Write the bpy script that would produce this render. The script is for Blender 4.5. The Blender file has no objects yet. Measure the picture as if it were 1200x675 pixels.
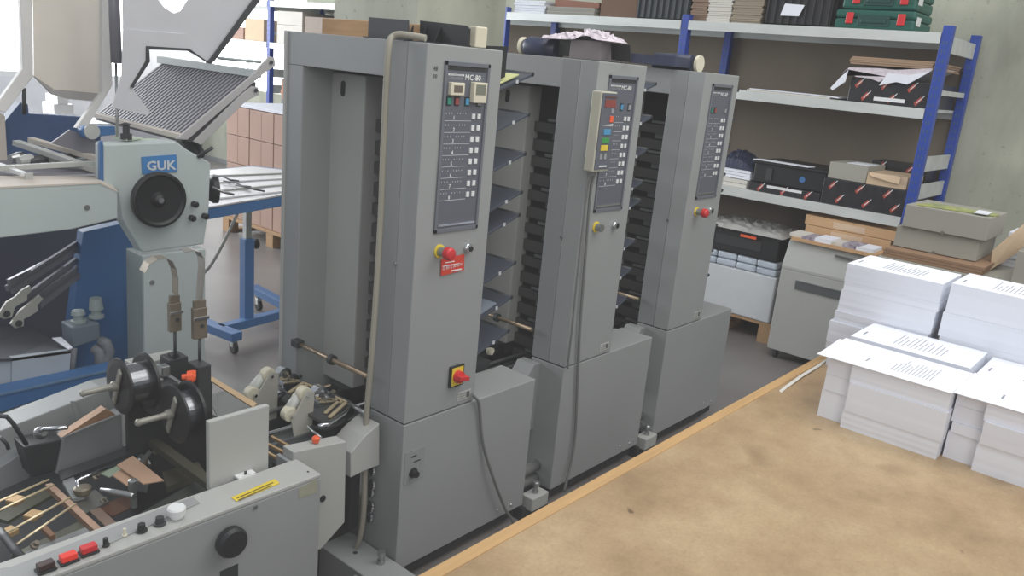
import bpy, math, random
from mathutils import Vector, Matrix
random.seed(7)
SC = bpy.context.scene
COL = SC.collection
SC.view_settings.view_transform = 'Standard'
SC.view_settings.exposure = 0.12
SC.view_settings.use_curve_mapping = True
cv_ = SC.view_settings.curve_mapping; cv_.initialize()
c_pts = cv_.curves[3].points
c_pts[0].location = (0.0, 0.022)
c_pts.new(.18, .205)
cv_.update()

# ---------------------------------------------------------------- materials
def lin(c):
    c = c / 255.0
    return c / 12.92 if c <= 0.04045 else ((c + 0.055) / 1.055) ** 2.4
def rgb(t): return (lin(t[0]), lin(t[1]), lin(t[2]), 1.0)
MATS = {}
def mat(name, col, rough=0.55, metal=0.0, var=0.06, scale=6.0, bump=0.0, bscale=60.0, alpha=1.0, trans=0.0, col2=None, emit=0.0, stretch=None, spec=0.5):
    if name in MATS: return MATS[name]
    m = bpy.data.materials.new(name); m.use_nodes = True
    nt = m.node_tree; N = nt.nodes; L = nt.links
    b = N['Principled BSDF']
    b.inputs['Roughness'].default_value = rough
    b.inputs['Metallic'].default_value = metal
    b.inputs['Specular IOR Level'].default_value = spec
    c = rgb(col)
    tc = N.new('ShaderNodeTexCoord')
    mp = N.new('ShaderNodeMapping'); L.new(tc.outputs['Object'], mp.inputs['Vector'])
    if stretch: mp.inputs['Scale'].default_value = stretch
    nz = N.new('ShaderNodeTexNoise'); nz.inputs['Scale'].default_value = scale; nz.inputs['Detail'].default_value = 5
    L.new(mp.outputs['Vector'], nz.inputs['Vector'])
    rp = N.new('ShaderNodeValToRGB')
    rp.color_ramp.elements[0].position = 0.3; rp.color_ramp.elements[1].position = 0.7
    lo = rgb(col2) if col2 else tuple(x * (1 - var) for x in c[:3]) + (1,)
    hi = c if col2 else tuple(min(1, x * (1 + var)) for x in c[:3]) + (1,)
    rp.color_ramp.elements[0].color = lo; rp.color_ramp.elements[1].color = hi
    L.new(nz.outputs['Fac'], rp.inputs['Fac']); L.new(rp.outputs['Color'], b.inputs['Base Color'])
    if bump:
        n2 = N.new('ShaderNodeTexNoise'); n2.inputs['Scale'].default_value = bscale; n2.inputs['Detail'].default_value = 4
        L.new(mp.outputs['Vector'], n2.inputs['Vector'])
        bp = N.new('ShaderNodeBump'); bp.inputs['Strength'].default_value = bump; bp.inputs['Distance'].default_value = 0.01
        L.new(n2.outputs['Fac'], bp.inputs['Height']); L.new(bp.outputs['Normal'], b.inputs['Normal'])
    if trans: b.inputs['Transmission Weight'].default_value = trans
    if alpha < 1: b.inputs['Alpha'].default_value = alpha
    if emit:
        L.new(rp.outputs['Color'], b.inputs['Emission Color']); b.inputs['Emission Strength'].default_value = emit
    MATS[name] = m; return m

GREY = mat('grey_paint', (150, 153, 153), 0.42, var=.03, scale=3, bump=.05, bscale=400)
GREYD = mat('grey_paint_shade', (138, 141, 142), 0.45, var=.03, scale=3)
GREYL = mat('light_grey_paint', (175, 176, 172), 0.42, var=.03, scale=3)
PANEL = mat('panel_blue_grey', (92, 96, 106), 0.5, var=.03)
PANELF = mat('panel_frame', (104, 108, 116), 0.4, var=.03)
BLACK = mat('black_plastic', (28, 29, 32), 0.45, var=.1)
DARK = mat('dark_metal', (66, 68, 70), 0.5, .4, var=.15, scale=12)
DARKER = mat('dark_recess', (42, 43, 45), 0.7, var=.1)
TRAY = mat('tray_metal', (80, 86, 98), 0.4, .4, var=.08)
STEEL = mat('steel', (170, 172, 172), 0.3, .85, var=.08, scale=10)
CHROME = mat('chrome', (215, 217, 220), 0.12, 1, var=.03)
BRASS = mat('brass', (214, 178, 130), 0.35, .7, var=.1, scale=12)
GOLD = mat('pale_gold', (238, 218, 178), 0.3, .5, var=.1, scale=12)
COPPER = mat('copper_brown', (150, 112, 84), 0.4, .5, var=.15, scale=12)
WHITE = mat('white_plastic', (226, 228, 228), 0.4, var=.02)
CREAM = mat('cream_plastic', (214, 208, 186), 0.45, var=.03)
LCD = mat('lcd', (122, 124, 112), 0.25, var=.04)
LCDD = mat('lcd_dark', (108, 100, 92), 0.25, var=.1)
RED = mat('red_plastic', (206, 48, 52), 0.35, var=.04)
REDM = mat('red_sign', (206, 64, 48), 0.45, var=.05, scale=20)
ORANGE = mat('orange_plastic', (238, 96, 52), 0.45, var=.06)
YELLOW = mat('yellow_label', (226, 200, 62), 0.5, var=.05, scale=30)
GREEN = mat('green_key', (44, 132, 112), 0.4)
BLUEK = mat('blue_key', (74, 148, 190), 0.4)
BLUEM = mat('machine_blue', (64, 108, 160), 0.45, var=.08, scale=5)
BLUED = mat('machine_blue_dark', (64, 88, 128), 0.5, var=.1, scale=4)  # lightened, so window haze is mixed into the blue
BLUEP = mat('rack_post_blue', (44, 72, 160), 0.4, var=.05)
GALV = mat('galvanised', (204, 208, 206), 0.5, .2, var=.12, scale=9, stretch=(1, .3, 1))
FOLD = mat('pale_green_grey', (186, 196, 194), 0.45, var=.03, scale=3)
FOLDS = mat('pale_green_grey_shade', (150, 160, 160), 0.5, var=.03, scale=3)  # shaded copy of the folder paint, side shade put into the colour
BEIGE = mat('dusty_beige', (206, 196, 184), 0.6, var=.06, scale=5)
CARD = mat('cardboard', (196, 158, 118), 0.8, var=.07, scale=8)
CARDP = mat('cardboard_pinkish', (172, 142, 128), 0.85, var=.05, scale=4)
CARDL = mat('cardboard_light', (205, 180, 150), 0.8, var=.06, scale=8)
GREYC = mat('grey_board', (158, 156, 146), 0.75, var=.03, scale=5)
WOOD = mat('pallet_wood', (170, 136, 100), 0.8, var=.15, scale=10, stretch=(1, 8, 8))
WOODL = mat('wood_light', (198, 158, 116), 0.7, var=.12, scale=6, stretch=(8, 1, 8))
PAPER = mat('paper', (232, 235, 244), 0.75, var=.01)
PAPERB = mat('paper_back', (210, 206, 198), 0.8, var=.03)
INK = mat('ink', (140, 143, 155), 0.8, var=.02)
INKD = mat('black_ink', (28, 28, 30), 0.8, var=.02)
HOSE = mat('hose_beige', (156, 152, 138), 0.6, var=.06)
CABLE = mat('grey_cable', (112, 114, 112), 0.55, var=.05)
CLEARW = mat('cloudy_plastic', (196, 196, 192), 0.3, var=.1, alpha=.82)
CRUMP = mat('crumpled_film', (212, 202, 210), 0.35, var=.1, scale=30, bump=.5, bscale=60)
NAVY = mat('navy_film', (44, 50, 74), 0.4, var=.3, scale=14)
BLKF = mat('black_wrap', (42, 42, 46), 0.35, var=.3, scale=18)
TOOLG = mat('toolbox_green', (22, 88, 76), 0.45, var=.06)
LEATH = mat('tan_metal', (134, 125, 110), 0.4, .5, var=.12, scale=14)
PANE = mat('window_daylight', (255, 255, 255), 0.5, emit=3.2, var=.01)

def special(name, base, build):
    m = bpy.data.materials.new(name); m.use_nodes = True
    build(m.node_tree, m.node_tree.nodes, m.node_tree.links, m.node_tree.nodes['Principled BSDF']); MATS[name] = m
    return m
def ramp(N, stops):
    r = N.new('ShaderNodeValToRGB'); e = r.color_ramp.elements
    e[0].position, e[0].color = stops[0][0], rgb(stops[0][1]); e[1].position, e[1].color = stops[-1][0], rgb(stops[-1][1])
    for p, c in stops[1:-1]:
        k = e.new(p); k.color = rgb(c)
    return r
def b_conc(nt, N, L, b):
    tc = N.new('ShaderNodeTexCoord'); mp = N.new('ShaderNodeMapping'); mp.inputs['Scale'].default_value = (1, 1, .45)
    L.new(tc.outputs['Object'], mp.inputs['Vector'])
    n = N.new('ShaderNodeTexNoise'); n.inputs['Scale'].default_value = 1.6; n.inputs['Detail'].default_value = 8; n.inputs['Roughness'].default_value = .6
    L.new(mp.outputs['Vector'], n.inputs['Vector'])
    r = ramp(N, [(.3, (146, 148, 134)), (.5, (176, 178, 162)), (.72, (196, 197, 182))]); L.new(n.outputs['Fac'], r.inputs['Fac'])
    v = N.new('ShaderNodeTexNoise'); v.inputs['Scale'].default_value = 26; v.inputs['Detail'].default_value = 3
    L.new(tc.outputs['Object'], v.inputs['Vector'])
    r2 = N.new('ShaderNodeValToRGB'); r2.color_ramp.elements[0].position = .26; r2.color_ramp.elements[1].position = .34
    r2.color_ramp.elements[0].color = (.45, .42, .36, 1); r2.color_ramp.elements[1].color = (1, 1, 1, 1)
    L.new(v.outputs['Fac'], r2.inputs['Fac'])
    mx = N.new('ShaderNodeMixRGB'); mx.blend_type = 'MULTIPLY'; mx.inputs['Fac'].default_value = .5
    L.new(r.outputs['Color'], mx.inputs['Color1']); L.new(r2.outputs['Color'], mx.inputs['Color2'])
    L.new(mx.outputs['Color'], b.inputs['Base Color']); b.inputs['Roughness'].default_value = .85
    bp = N.new('ShaderNodeBump'); bp.inputs['Strength'].default_value = .25; L.new(n.outputs['Fac'], bp.inputs['Height']); L.new(bp.outputs['Normal'], b.inputs['Normal'])
CONC = special('raw_concrete', None, b_conc)
def b_floor(nt, N, L, b):
    tc = N.new('ShaderNodeTexCoord'); n = N.new('ShaderNodeTexNoise'); n.inputs['Scale'].default_value = .9; n.inputs['Detail'].default_value = 9
    L.new(tc.outputs['Object'], n.inputs['Vector'])
    r = ramp(N, [(.3, (112, 107, 106)), (.55, (130, 125, 123)), (.75, (148, 143, 139))]); L.new(n.outputs['Fac'], r.inputs['Fac'])
    L.new(r.outputs['Color'], b.inputs['Base Color']); b.inputs['Roughness'].default_value = .38
    n2 = N.new('ShaderNodeTexNoise'); n2.inputs['Scale'].default_value = 40; L.new(tc.outputs['Object'], n2.inputs['Vector'])
    bp = N.new('ShaderNodeBump'); bp.inputs['Strength'].default_value = .08; L.new(n2.outputs['Fac'], bp.inputs['Height']); L.new(bp.outputs['Normal'], b.inputs['Normal'])
FLOORM = special('screed_floor', None, b_floor)
def b_table(nt, N, L, b):
    tc = N.new('ShaderNodeTexCoord'); n = N.new('ShaderNodeTexNoise'); n.inputs['Scale'].default_value = 2.2; n.inputs['Detail'].default_value = 10; n.inputs['Roughness'].default_value = .65
    L.new(tc.outputs['Object'], n.inputs['Vector'])
    r = ramp(N, [(.28, (142, 116, 86)), (.45, (170, 143, 108)), (.6, (186, 162, 126)), (.75, (200, 180, 148))]); L.new(n.outputs['Fac'], r.inputs['Fac'])
    v = N.new('ShaderNodeTexNoise'); v.inputs['Scale'].default_value = 3.7; v.inputs['Detail'].default_value = 2; v.inputs['Roughness'].default_value = .4
    L.new(tc.outputs['Object'], v.inputs['Vector'])
    r2 = N.new('ShaderNodeValToRGB'); r2.color_ramp.elements[0].position = .24; r2.color_ramp.elements[1].position = .36
    r2.color_ramp.elements[0].color = (.38, .31, .24, 1); r2.color_ramp.elements[1].color = (1, 1, 1, 1)
    L.new(v.outputs['Fac'], r2.inputs['Fac'])
    mx = N.new('ShaderNodeMixRGB'); mx.blend_type = 'MULTIPLY'; mx.inputs['Fac'].default_value = .7
    L.new(r.outputs['Color'], mx.inputs['Color1']); L.new(r2.outputs['Color'], mx.inputs['Color2'])
    g = N.new('ShaderNodeTexNoise'); g.inputs['Scale'].default_value = 120; g.inputs['Detail'].default_value = 2; L.new(tc.outputs['Object'], g.inputs['Vector'])
    m2 = N.new('ShaderNodeMixRGB'); m2.blend_type = 'OVERLAY'; m2.inputs['Fac'].default_value = .18
    L.new(mx.outputs['Color'], m2.inputs['Color1']); L.new(g.outputs['Fac'], m2.inputs['Color2'])
    k = N.new('ShaderNodeTexNoise'); k.inputs['Scale'].default_value = 11; k.inputs['Detail'].default_value = 8; k.inputs['Roughness'].default_value = .7
    L.new(tc.outputs['Object'], k.inputs['Vector'])
    rk = ramp(N, [(.34, (186, 170, 150)), (.5, (232, 226, 218)), (.66, (255, 252, 246))]); L.new(k.outputs['Fac'], rk.inputs['Fac'])
    m3 = N.new('ShaderNodeMixRGB'); m3.blend_type = 'MULTIPLY'; m3.inputs['Fac'].default_value = .3
    L.new(m2.outputs['Color'], m3.inputs['Color1']); L.new(rk.outputs['Color'], m3.inputs['Color2'])
    sp = N.new('ShaderNodeTexNoise'); sp.inputs['Scale'].default_value = 17; sp.inputs['Detail'].default_value = 1; L.new(tc.outputs['Object'], sp.inputs['Vector'])
    rs = N.new('ShaderNodeValToRGB'); rs.color_ramp.elements[0].position = .19; rs.color_ramp.elements[1].position = .23
    rs.color_ramp.elements[0].color = (.3, .25, .2, 1); rs.color_ramp.elements[1].color = (1, 1, 1, 1); L.new(sp.outputs['Fac'], rs.inputs['Fac'])
    m4 = N.new('ShaderNodeMixRGB'); m4.blend_type = 'MULTIPLY'; m4.inputs['Fac'].default_value = .8
    L.new(m3.outputs['Color'], m4.inputs['Color1']); L.new(rs.outputs['Color'], m4.inputs['Color2'])
    L.new(m4.outputs['Color'], b.inputs['Base Color']); b.inputs['Roughness'].default_value = .40
TABLEM = special('worn_hardboard', None, b_table)

# ---------------------------------------------------------------- mesh builder
class MB:
    def __init__(s): s.v = []; s.f = []; s.s = []
    def add(s, vs, fs, smooth=False):
        n = len(s.v); s.v += [Vector(p) for p in vs]
        for f in fs: s.f.append([n + i for i in f]); s.s.append(smooth)
        return s
    def poly(s, pts): return s.add(pts, [list(range(len(pts)))])
    def box(s, x0, x1, y0, y1, z0, z1):
        return s.add([(x0,y0,z0),(x1,y0,z0),(x1,y1,z0),(x0,y1,z0),(x0,y0,z1),(x1,y0,z1),(x1,y1,z1),(x0,y1,z1)],
                     [(0,3,2,1),(4,5,6,7),(0,1,5,4),(1,2,6,5),(2,3,7,6),(3,0,4,7)])
    def prism(s, pts, vec):
        n = len(pts); vec = Vector(vec); pts = [Vector(p) for p in pts]
        return s.add(pts + [p + vec for p in pts], [list(range(n))[::-1], [n + i for i in range(n)]] + [(i, (i+1) % n, n + (i+1) % n, n + i) for i in range(n)])
    def obox(s, c, a, b, h):                              # centre and three half vectors
        c, a, b, h = map(Vector, (c, a, b, h))
        return s.add([c-a-b-h, c+a-b-h, c+a+b-h, c-a+b-h, c-a-b+h, c+a-b+h, c+a+b+h, c-a+b+h],
                     [(0,3,2,1),(4,5,6,7),(0,1,5,4),(1,2,6,5),(2,3,7,6),(3,0,4,7)])
    def bar(s, p, q, w, t, up=(0,0,1)):                   # flat bar from p to q
        p, q, up = Vector(p), Vector(q), Vector(up)
        d = (q - p) / 2; sd = d.cross(up)
        if sd.length < 1e-6: sd = d.cross(Vector((1,0,0)))
        sd.normalize(); u = sd.cross(d).normalized()
        return s.obox((p + q) / 2, d, sd * w / 2, u * t / 2)
    def tube(s, path, r, n=10, cap=True):
        path = [Vector(p) for p in path]; rs = r if isinstance(r, (list, tuple)) else [r] * len(path)
        vs = []; fs = []; ref = None
        for i, p in enumerate(path):
            d = (path[min(i+1, len(path)-1)] - path[max(i-1, 0)]).normalized()
            if ref is None: ref = d.orthogonal().normalized()
            ref = (ref - d * ref.dot(d)).normalized(); b = d.cross(ref)
            for k in range(n):
                a = 2 * math.pi * k / n; vs.append(p + (ref * math.cos(a) + b * math.sin(a)) * rs[i])
        for i in range(len(path) - 1):
            for k in range(n):
                fs.append((i*n + k, i*n + (k+1) % n, (i+1)*n + (k+1) % n, (i+1)*n + k))
        s.add(vs, fs, True)
        if cap:
            m = len(s.v) - len(vs); s.f.append([m + k for k in range(n)][::-1]); s.s.append(False)
            m += (len(path) - 1) * n; s.f.append([m + k for k in range(n)]); s.s.append(False)
        return s
    def cyl(s, p, q, r, n=24, r2=None): return s.tube([p, q], [r, r if r2 is None else r2], n)
    def lathe(s, c, axis, prof, n=28):                    # prof: (offset along axis, radius)
        c = Vector(c); a = Vector(axis).normalized()
        ref = a.orthogonal().normalized(); b = a.cross(ref); vs = []; fs = []
        for t, r in prof:
            for k in range(n):
                w = 2 * math.pi * k / n; vs.append(c + a * t + (ref * math.cos(w) + b * math.sin(w)) * max(r, 1e-5))
        for i in range(len(prof) - 1):
            for k in range(n): fs.append((i*n + k, i*n + (k+1) % n, (i+1)*n + (k+1) % n, (i+1)*n + k))
        fs.append(list(range(n))[::-1]); m = (len(prof) - 1) * n; fs.append([m + k for k in range(n)])
        return s.add(vs, fs, False)
    def ribbon(s, path, wid, th):                         # bent flat strip, width along wid
        path = [Vector(p) for p in path]; w = Vector(wid) / 2; vs = []; fs = []
        for i, p in enumerate(path):
            d = (path[min(i+1, len(path)-1)] - path[max(i-1, 0)]).normalized(); nrm = d.cross(w).normalized() * th / 2
            vs += [p - w - nrm, p + w - nrm, p + w + nrm, p - w + nrm]
        for i in range(len(path) - 1):
            for k in range(4): fs.append((i*4 + k, i*4 + (k+1) % 4, i*4 + 4 + (k+1) % 4, i*4 + 4 + k))
        fs += [(3,2,1,0), tuple((len(path)-1)*4 + k for k in range(4))]
        return s.add(vs, fs)
    def build(s, name, m, parent=None, bevel=0.0, kind=None, label=None, jitter=0.0):
        off = Vector((0,0,0)); p = parent
        while p is not None: off += p.location; p = p.parent
        me = bpy.data.meshes.new(name)
        vs = [v - off for v in s.v]
        if jitter: vs = [v + Vector((random.uniform(-1,1), random.uniform(-1,1), random.uniform(-1,1))) * jitter for v in vs]
        me.from_pydata(vs, [], s.f); me.polygons.foreach_set('use_smooth', s.s); me.update()
        import bmesh
        bm = bmesh.new(); bm.from_mesh(me); bmesh.ops.recalc_face_normals(bm, faces=bm.faces); bm.to_mesh(me); bm.free()
        o = bpy.data.objects.new(name, me); COL.objects.link(o); me.materials.append(m)
        if parent: o.parent = parent
        if bevel:
            b = o.modifiers.new('bevel', 'BEVEL'); b.width = bevel; b.segments = 2; b.limit_method = 'ANGLE'; b.angle_limit = .7
        if kind: o['kind'] = kind
        if label: o['label'] = label
        return o
def tag(o, label, cat, group=None, kind=None):
    o['label'] = label; o['category'] = cat
    if group: o['group'] = group
    if kind: o['kind'] = kind
    return o
def thing(name, label, cat, loc=(0,0,0), group=None):
    o = bpy.data.objects.new(name, None); o.empty_display_size = .05; COL.objects.link(o); o.location = loc
    return tag(o, label, cat, group)
def solo(name, mb, m, label, cat, group=None, bevel=0.0):   # a thing that is one mesh, origin at its base centre
    xs = [v.x for v in mb.v]; ys = [v.y for v in mb.v]; zs = [v.z for v in mb.v]
    c = Vector(((min(xs)+max(xs))/2, (min(ys)+max(ys))/2, min(zs)))
    mb.v = [v - c for v in mb.v]
    o = mb.build(name, m, None, bevel); o.location = c
    return tag(o, label, cat, group)
def struct(name, mb, m): return mb.build(name, m, kind='structure')
def Bx(*a): return MB().box(*a)
def text(body, name, m, parent, origin, right, up, height, width=None, bold=0.0):
    cu = bpy.data.curves.new(name, 'FONT'); cu.body = body; cu.size = 1.0; cu.offset = bold; cu.resolution_u = 2
    o = bpy.data.objects.new(name, cu); COL.objects.link(o)
    dg = bpy.context.evaluated_depsgraph_get(); dg.update()
    me = bpy.data.meshes.new_from_object(o.evaluated_get(dg)); COL.objects.unlink(o); bpy.data.objects.remove(o)
    xs = [v.co.x for v in me.vertices]; ys = [v.co.y for v in me.vertices]
    w = max(xs) - min(xs); h = max(ys) - min(ys); sx = (width / w) if width else height / h; sy = height / h
    R, U, O = Vector(right).normalized(), Vector(up).normalized(), Vector(origin)
    off = Vector((0,0,0)); p = parent
    while p is not None: off += p.location; p = p.parent
    for v in me.vertices:
        v.co = O + R * (v.co.x - min(xs)) * sx + U * (v.co.y - min(ys)) * sy - off
    me.materials.clear(); me.materials.append(m)
    t = bpy.data.objects.new(name, me); COL.objects.link(t)
    if parent: t.parent = parent
    return t

# ---------------------------------------------------------------- camera
cam = bpy.data.objects.new('camera', bpy.data.cameras.new('camera')); COL.objects.link(cam)
cam.data.sensor_width = 36; cam.data.lens = 967.62 * 36 / 1200; cam.data.clip_start = .05
yaw, pit, rol = 0.882709715, 0.268049273, 0.0946744144
F_ = Vector((math.sin(yaw)*math.cos(pit), math.cos(yaw)*math.cos(pit), -math.sin(pit)))
R_ = Vector((math.cos(yaw), -math.sin(yaw), 0)); U_ = R_.cross(F_)
R2 = R_ * math.cos(rol) + U_ * math.sin(rol); U2 = -R_ * math.sin(rol) + U_ * math.cos(rol)
M3 = Matrix((R2, U2, -F_)).transposed()
cam.matrix_world = Matrix.Translation((0, 0, 1.72)) @ M3.to_4x4()
SC.camera = cam

# ---------------------------------------------------------------- light
w = bpy.data.worlds.new('world'); SC.world = w; w.use_nodes = True
w.node_tree.nodes['Background'].inputs['Color'].default_value = (.86, .92, 1, 1)
w.node_tree.nodes['Background'].inputs['Strength'].default_value = .38
def area(name, loc, target, sx, sy, power, col=(1,1,1)):
    l = bpy.data.lights.new(name, 'AREA'); l.shape = 'RECTANGLE'; l.size = sx; l.size_y = sy; l.energy = power; l.color = col
    o = bpy.data.objects.new(name, l); COL.objects.link(o); o.location = loc
    o.rotation_euler = (Vector(target) - Vector(loc)).to_track_quat('-Z', 'Y').to_euler(); return o
area('ceiling_strip_light', (2.2, .6, 4.0), (2.2, .6, 0), 3.5, 3.0, 78, (1, .98, .94))
area('ceiling_strip_light', (4.2, -1.5, 4.0), (4.4, 0.5, .5), 2.5, 2.5, 45, (1, .98, .94))
area('ceiling_strip_light', (-1.5, -2.5, 3.4), (1.8, 2, .6), 2.5, 2.5, 58, (1, .99, .97))
area('window_daylight', (1.0, 10.2, 2.6), (1.6, 2.5, .8), 5, 2.6, 340, (.93, .97, 1))

# ---------------------------------------------------------------- setting
struct('floor', Bx(-4, 6.1, -4, 11, -.05, 0), FLOORM)
wr = struct('wall_right', Bx(6.1, 6.3, -4, 8.5, 0, 3.9).box(6.1, 6.3, 8.5, 11, 0, 1.05).box(6.1, 6.3, 8.5, 11, 3.2, 3.9), CONC)
struct('wall_back', Bx(-4, 6.3, 11, 11.2, 0, 1.0).box(-4, 6.3, 11, 11.2, 3.3, 3.9).box(5.2, 6.3, 11, 11.2, 1.0, 3.3).box(-4, -3.2, 11, 11.2, 1, 3.3), mat('white_wall', (220, 222, 226), .8))
wn = struct('window_1', Bx(-3.2, 5.2, 11.06, 11.1, 1.0, 3.3), PANE)
fr = MB()
for x in (-3.2, -1.5, .2, 1.9, 3.55, 5.14): fr.box(x, x+.06, 11.0, 11.06, 1, 3.3)
fr.box(-3.2, 5.2, 11.0, 11.06, 1.0, 1.06).box(-3.2, 5.2, 11.0, 11.06, 3.24, 3.3)
fr.build('window_frame', WHITE, wn)
w2 = struct('window_2', Bx(6.2, 6.24, 8.5, 11, 1.05, 3.2), PANE)
Bx(6.1, 6.16, 8.5, 8.56, 1.05, 3.2).box(6.1, 6.16, 9.7, 9.76, 1.05, 3.2).build('window_frame', WHITE, w2)
cc = Bx(3.0, 3.665, 3.252, 3.93, 0, 3.9); struct('trim_1', cc, CONC)['label'] = 'raw concrete pillar behind the first machine'

# ---------------------------------------------------------------- collator towers
def collator(idx, X0, label):
    Y0 = 1.722
    t = thing('collator_tower', label, 'collator', (X0, Y0, 0), 'collator towers in a row')
    def B(x0, x1, y0, y1, z0, z1): return Bx(X0+x0, X0+x1, Y0+y0, Y0+y1, z0, z1)
    def P(x, y, z): return (X0+x, Y0+y, z)
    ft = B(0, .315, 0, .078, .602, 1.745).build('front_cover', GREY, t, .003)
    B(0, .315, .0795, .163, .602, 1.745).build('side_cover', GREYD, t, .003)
    B(.004, .311, .01, .15, .59, .61).build('seam_strip', DARKER, t)
    B(0, .65, 0, .163, .075, .597).build('base_cabinet', GREY, t, .003)
    B(.02, .62, .02, .15, .03, .08).build('plinth', DARKER, t)
    B(0, .315, .163, .664, 1.642, 1.745).build('top_beam', GREY, t, .002)
    B(0, .315, .568, .664, .0, 1.642).build('rear_post', GREY, t, .003)
    B(-.006, .0, .652, .664, .0, 1.745).build('corner_strip', GREYL, t)
    # feed housing with its slot
    md = B(.118, .2, .40, .605, .555, 1.63).build('feed_housing', GREYL, t, .006)
    sp = []
    for k in range(16):
        a = 2*math.pi*k/16; sp.append(P(.116, .51 + .011*math.cos(a), 1.58 + .011*math.sin(a) + (.014 if math.sin(a) > 0 else -.014)))
    MB().prism(sp, (.003, 0, 0)).build('slot', DARKER, md)
    B(.2, .30, .168, .60, .50, 1.64).build('feed_back_plate', DARKER, t)
    B(.1, .2, .41, .5, .50, .555).build('feed_foot', DARK, t, .004)
    MB().lathe(P(.09, .43, .52), (0,-1,0), [(0,.03),(.004,.038),(.02,.038),(.024,.03),(.03,.012)]).build('drive_wheel', BLACK, t)
    for k in range(8):
        z = 1.50 - .138 * k
        r = B(.165, .2, .175, .33, z, z+.012); r.box(X0+.18, X0+.2, Y0+.19, Y0+.31, z-.07, z-.045)
        r.build('feed_rung', mat('rung_metal', (120, 122, 122), .4, .3), t, .001)
        B(.17, .2, .19, .40, z-.045, z-.006).build('feed_block', mat('feed_grey', (88,88,86), .5, .2), t)
        B(.172, .2, .19, .40, z-.12, z-.075).build('feed_block', mat('feed_grey', (88,88,86), .5, .2), t)
    for k, z in enumerate((1.683, 1.545, 1.407, 1.268, 1.185, 1.004, .871, .737)):
        x1, x0 = .668, .30; dz = (x1-x0) * .33
        tr = MB().prism([P(x0, .165, z-dz), P(x1, .165, z), P(x1, .165, z-.010), P(x0, .165, z-dz-.010)], (0, .27, 0))
        tb = tr.build('paper_tray', TRAY, t, .001)
        lip = MB().tube([P(x1, .165, z-.004), P(x1, .435, z-.004)], .008, 8); lip.build('tray_edge', DARK, tb)
        MB().obox(P(x1-.085, .163, z-.032), (.006,0,0), (0,.0015,0), (0,0,.006)).build('tray_number_tag', mat('tag_grey', (190,194,198), .5), tb)
    if idx == 1:
        for z, h, x in ((1.683, .10, .55), (1.407, .09, .50)):
            MB().prism([P(x-.2, .19, z-.09), P(x, .19, z-.02), P(x, .19, z-.02+h), P(x-.2, .19, z-.03+h)], (0, .01, 0)).build('tray_side_stop', BLACK, t)
        MB().prism([P(.40, .18, 1.597), P(.61, .18, 1.672), P(.61, .35, 1.672), P(.40, .35, 1.597)], (0, 0, .004)).build('tray_sheet', mat('pale_green_paper', (196, 200, 140), .7), t)
        MB().prism([P(.40, .18, .777), P(.6, .18, .849), P(.6, .35, .849), P(.40, .35, .777)], (0, 0, .003)).build('tray_sheet', mat('blue_grey_paper', (130, 138, 150), .5), t)
    # round rod across the opening
    rd = MB().cyl(P(-.015, .163, .712), P(-.015, .545, .712), .0085, 14); rd.build('cross_rod', mat('bronze_rod', (158, 140, 118), .35, .7), t)
    B(-.03, .0, .52, .56, .70, .725).build('rod_bracket', DARK, t, .003)
    MB().lathe(P(-.015, .34, .712), (0,1,0), [(0,.012),(.0,.017),(.016,.017),(.016,.012)]).build('rod_collar', DARK, t)
    # bevelled guard at the conveyor entry
    if idx != 1:
        MB().prism([P(-.11, .115, .30), P(-.11, .115, .50), P(-.04, .115, .585), P(.0, .115, .585), P(.0, .115, .30)], (0, .085, 0)).build('conveyor_guard', GREY, t, .002)
    # control panel
    pf = MB()
    for a in ((.070,.258,1.69,1.702),(.070,.258,1.203,1.215),(.070,.08,1.203,1.702),(.248,.258,1.203,1.702)):
        pf.box(X0+a[0], X0+a[1], Y0-.006, Y0+.001, a[2], a[3])
    pn = pf.build('panel_frame', PANELF, t, .001)
    B(.08, .248, -.0015, .001, 1.215, 1.69).build('control_panel', PANEL, t)
    B(.083, .245, -.003, .0, 1.678, 1.689).build('panel_shadow_strip', DARKER, t)
    B(.085, .243, -.0045, -.001, 1.222, 1.228).build('silver_strip', CHROME, t)
    Rv, Uv = (1,0,0), (0,0,1)
    B(.086, .150, -.0025, 0, 1.6625, 1.6675).build('logo_bar', WHITE, t)
    text('HORIZON', 'lettering', INKD, t, P(.091, -.0028, 1.6631), Rv, Uv, .0038, .052)
    text('COLLATOR', 'lettering', mat('dim_white', (170,172,176), .6), t, P(.087, -.0025, 1.6525), Rv, Uv, .007, .060)
    text('MC-80', 'lettering', WHITE, t, P(.156, -.0025, 1.652), Rv, Uv, .0165, .066, .015)
    for k in range(8):
        z = 1.555 - .0335*k if idx != 0 else 0
        z = 1.548 - .0335*k
        ln = Bx(X0+.085, X0+.195, Y0-.0022, Y0, z-.014, z-.0128)
        for q in range(8): 
            if q not in (3,): ln.box(X0+.088+q*.0115, X0+.0895+q*.0115, Y0-.0022, Y0, z+.006, z+.010)
        ln.build('scale_marks', mat('mark_white', (205,207,212), .6), t)
        text(str(k+1), 'row_number', WHITE, t, P(.120, -.0023, z-.0105), Rv, Uv, .0115, None, .02)
        for xx in (.196, .220):
            B(xx, xx+.013, -.005, 0, z-.008, z+.008).build('white_key', WHITE, t, .001)
    cols = [(.095, GREEN), (.127, mat('dull_red_key', (150,70,66), .4)), (.170, BLUEK), (.222, mat('grey_key', (150,152,156), .4))]
    for i, (xx, m_) in enumerate(cols):
        if idx == 3 and i == 2: continue
        B(xx-.010, xx+.010, -.003, 0, 1.578, 1.604).build('key_surround', BLACK, t)
        B(xx-.007, xx+.007, -.006, 0, 1.581, 1.600).build('colour_key', m_, t, .001)
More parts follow.
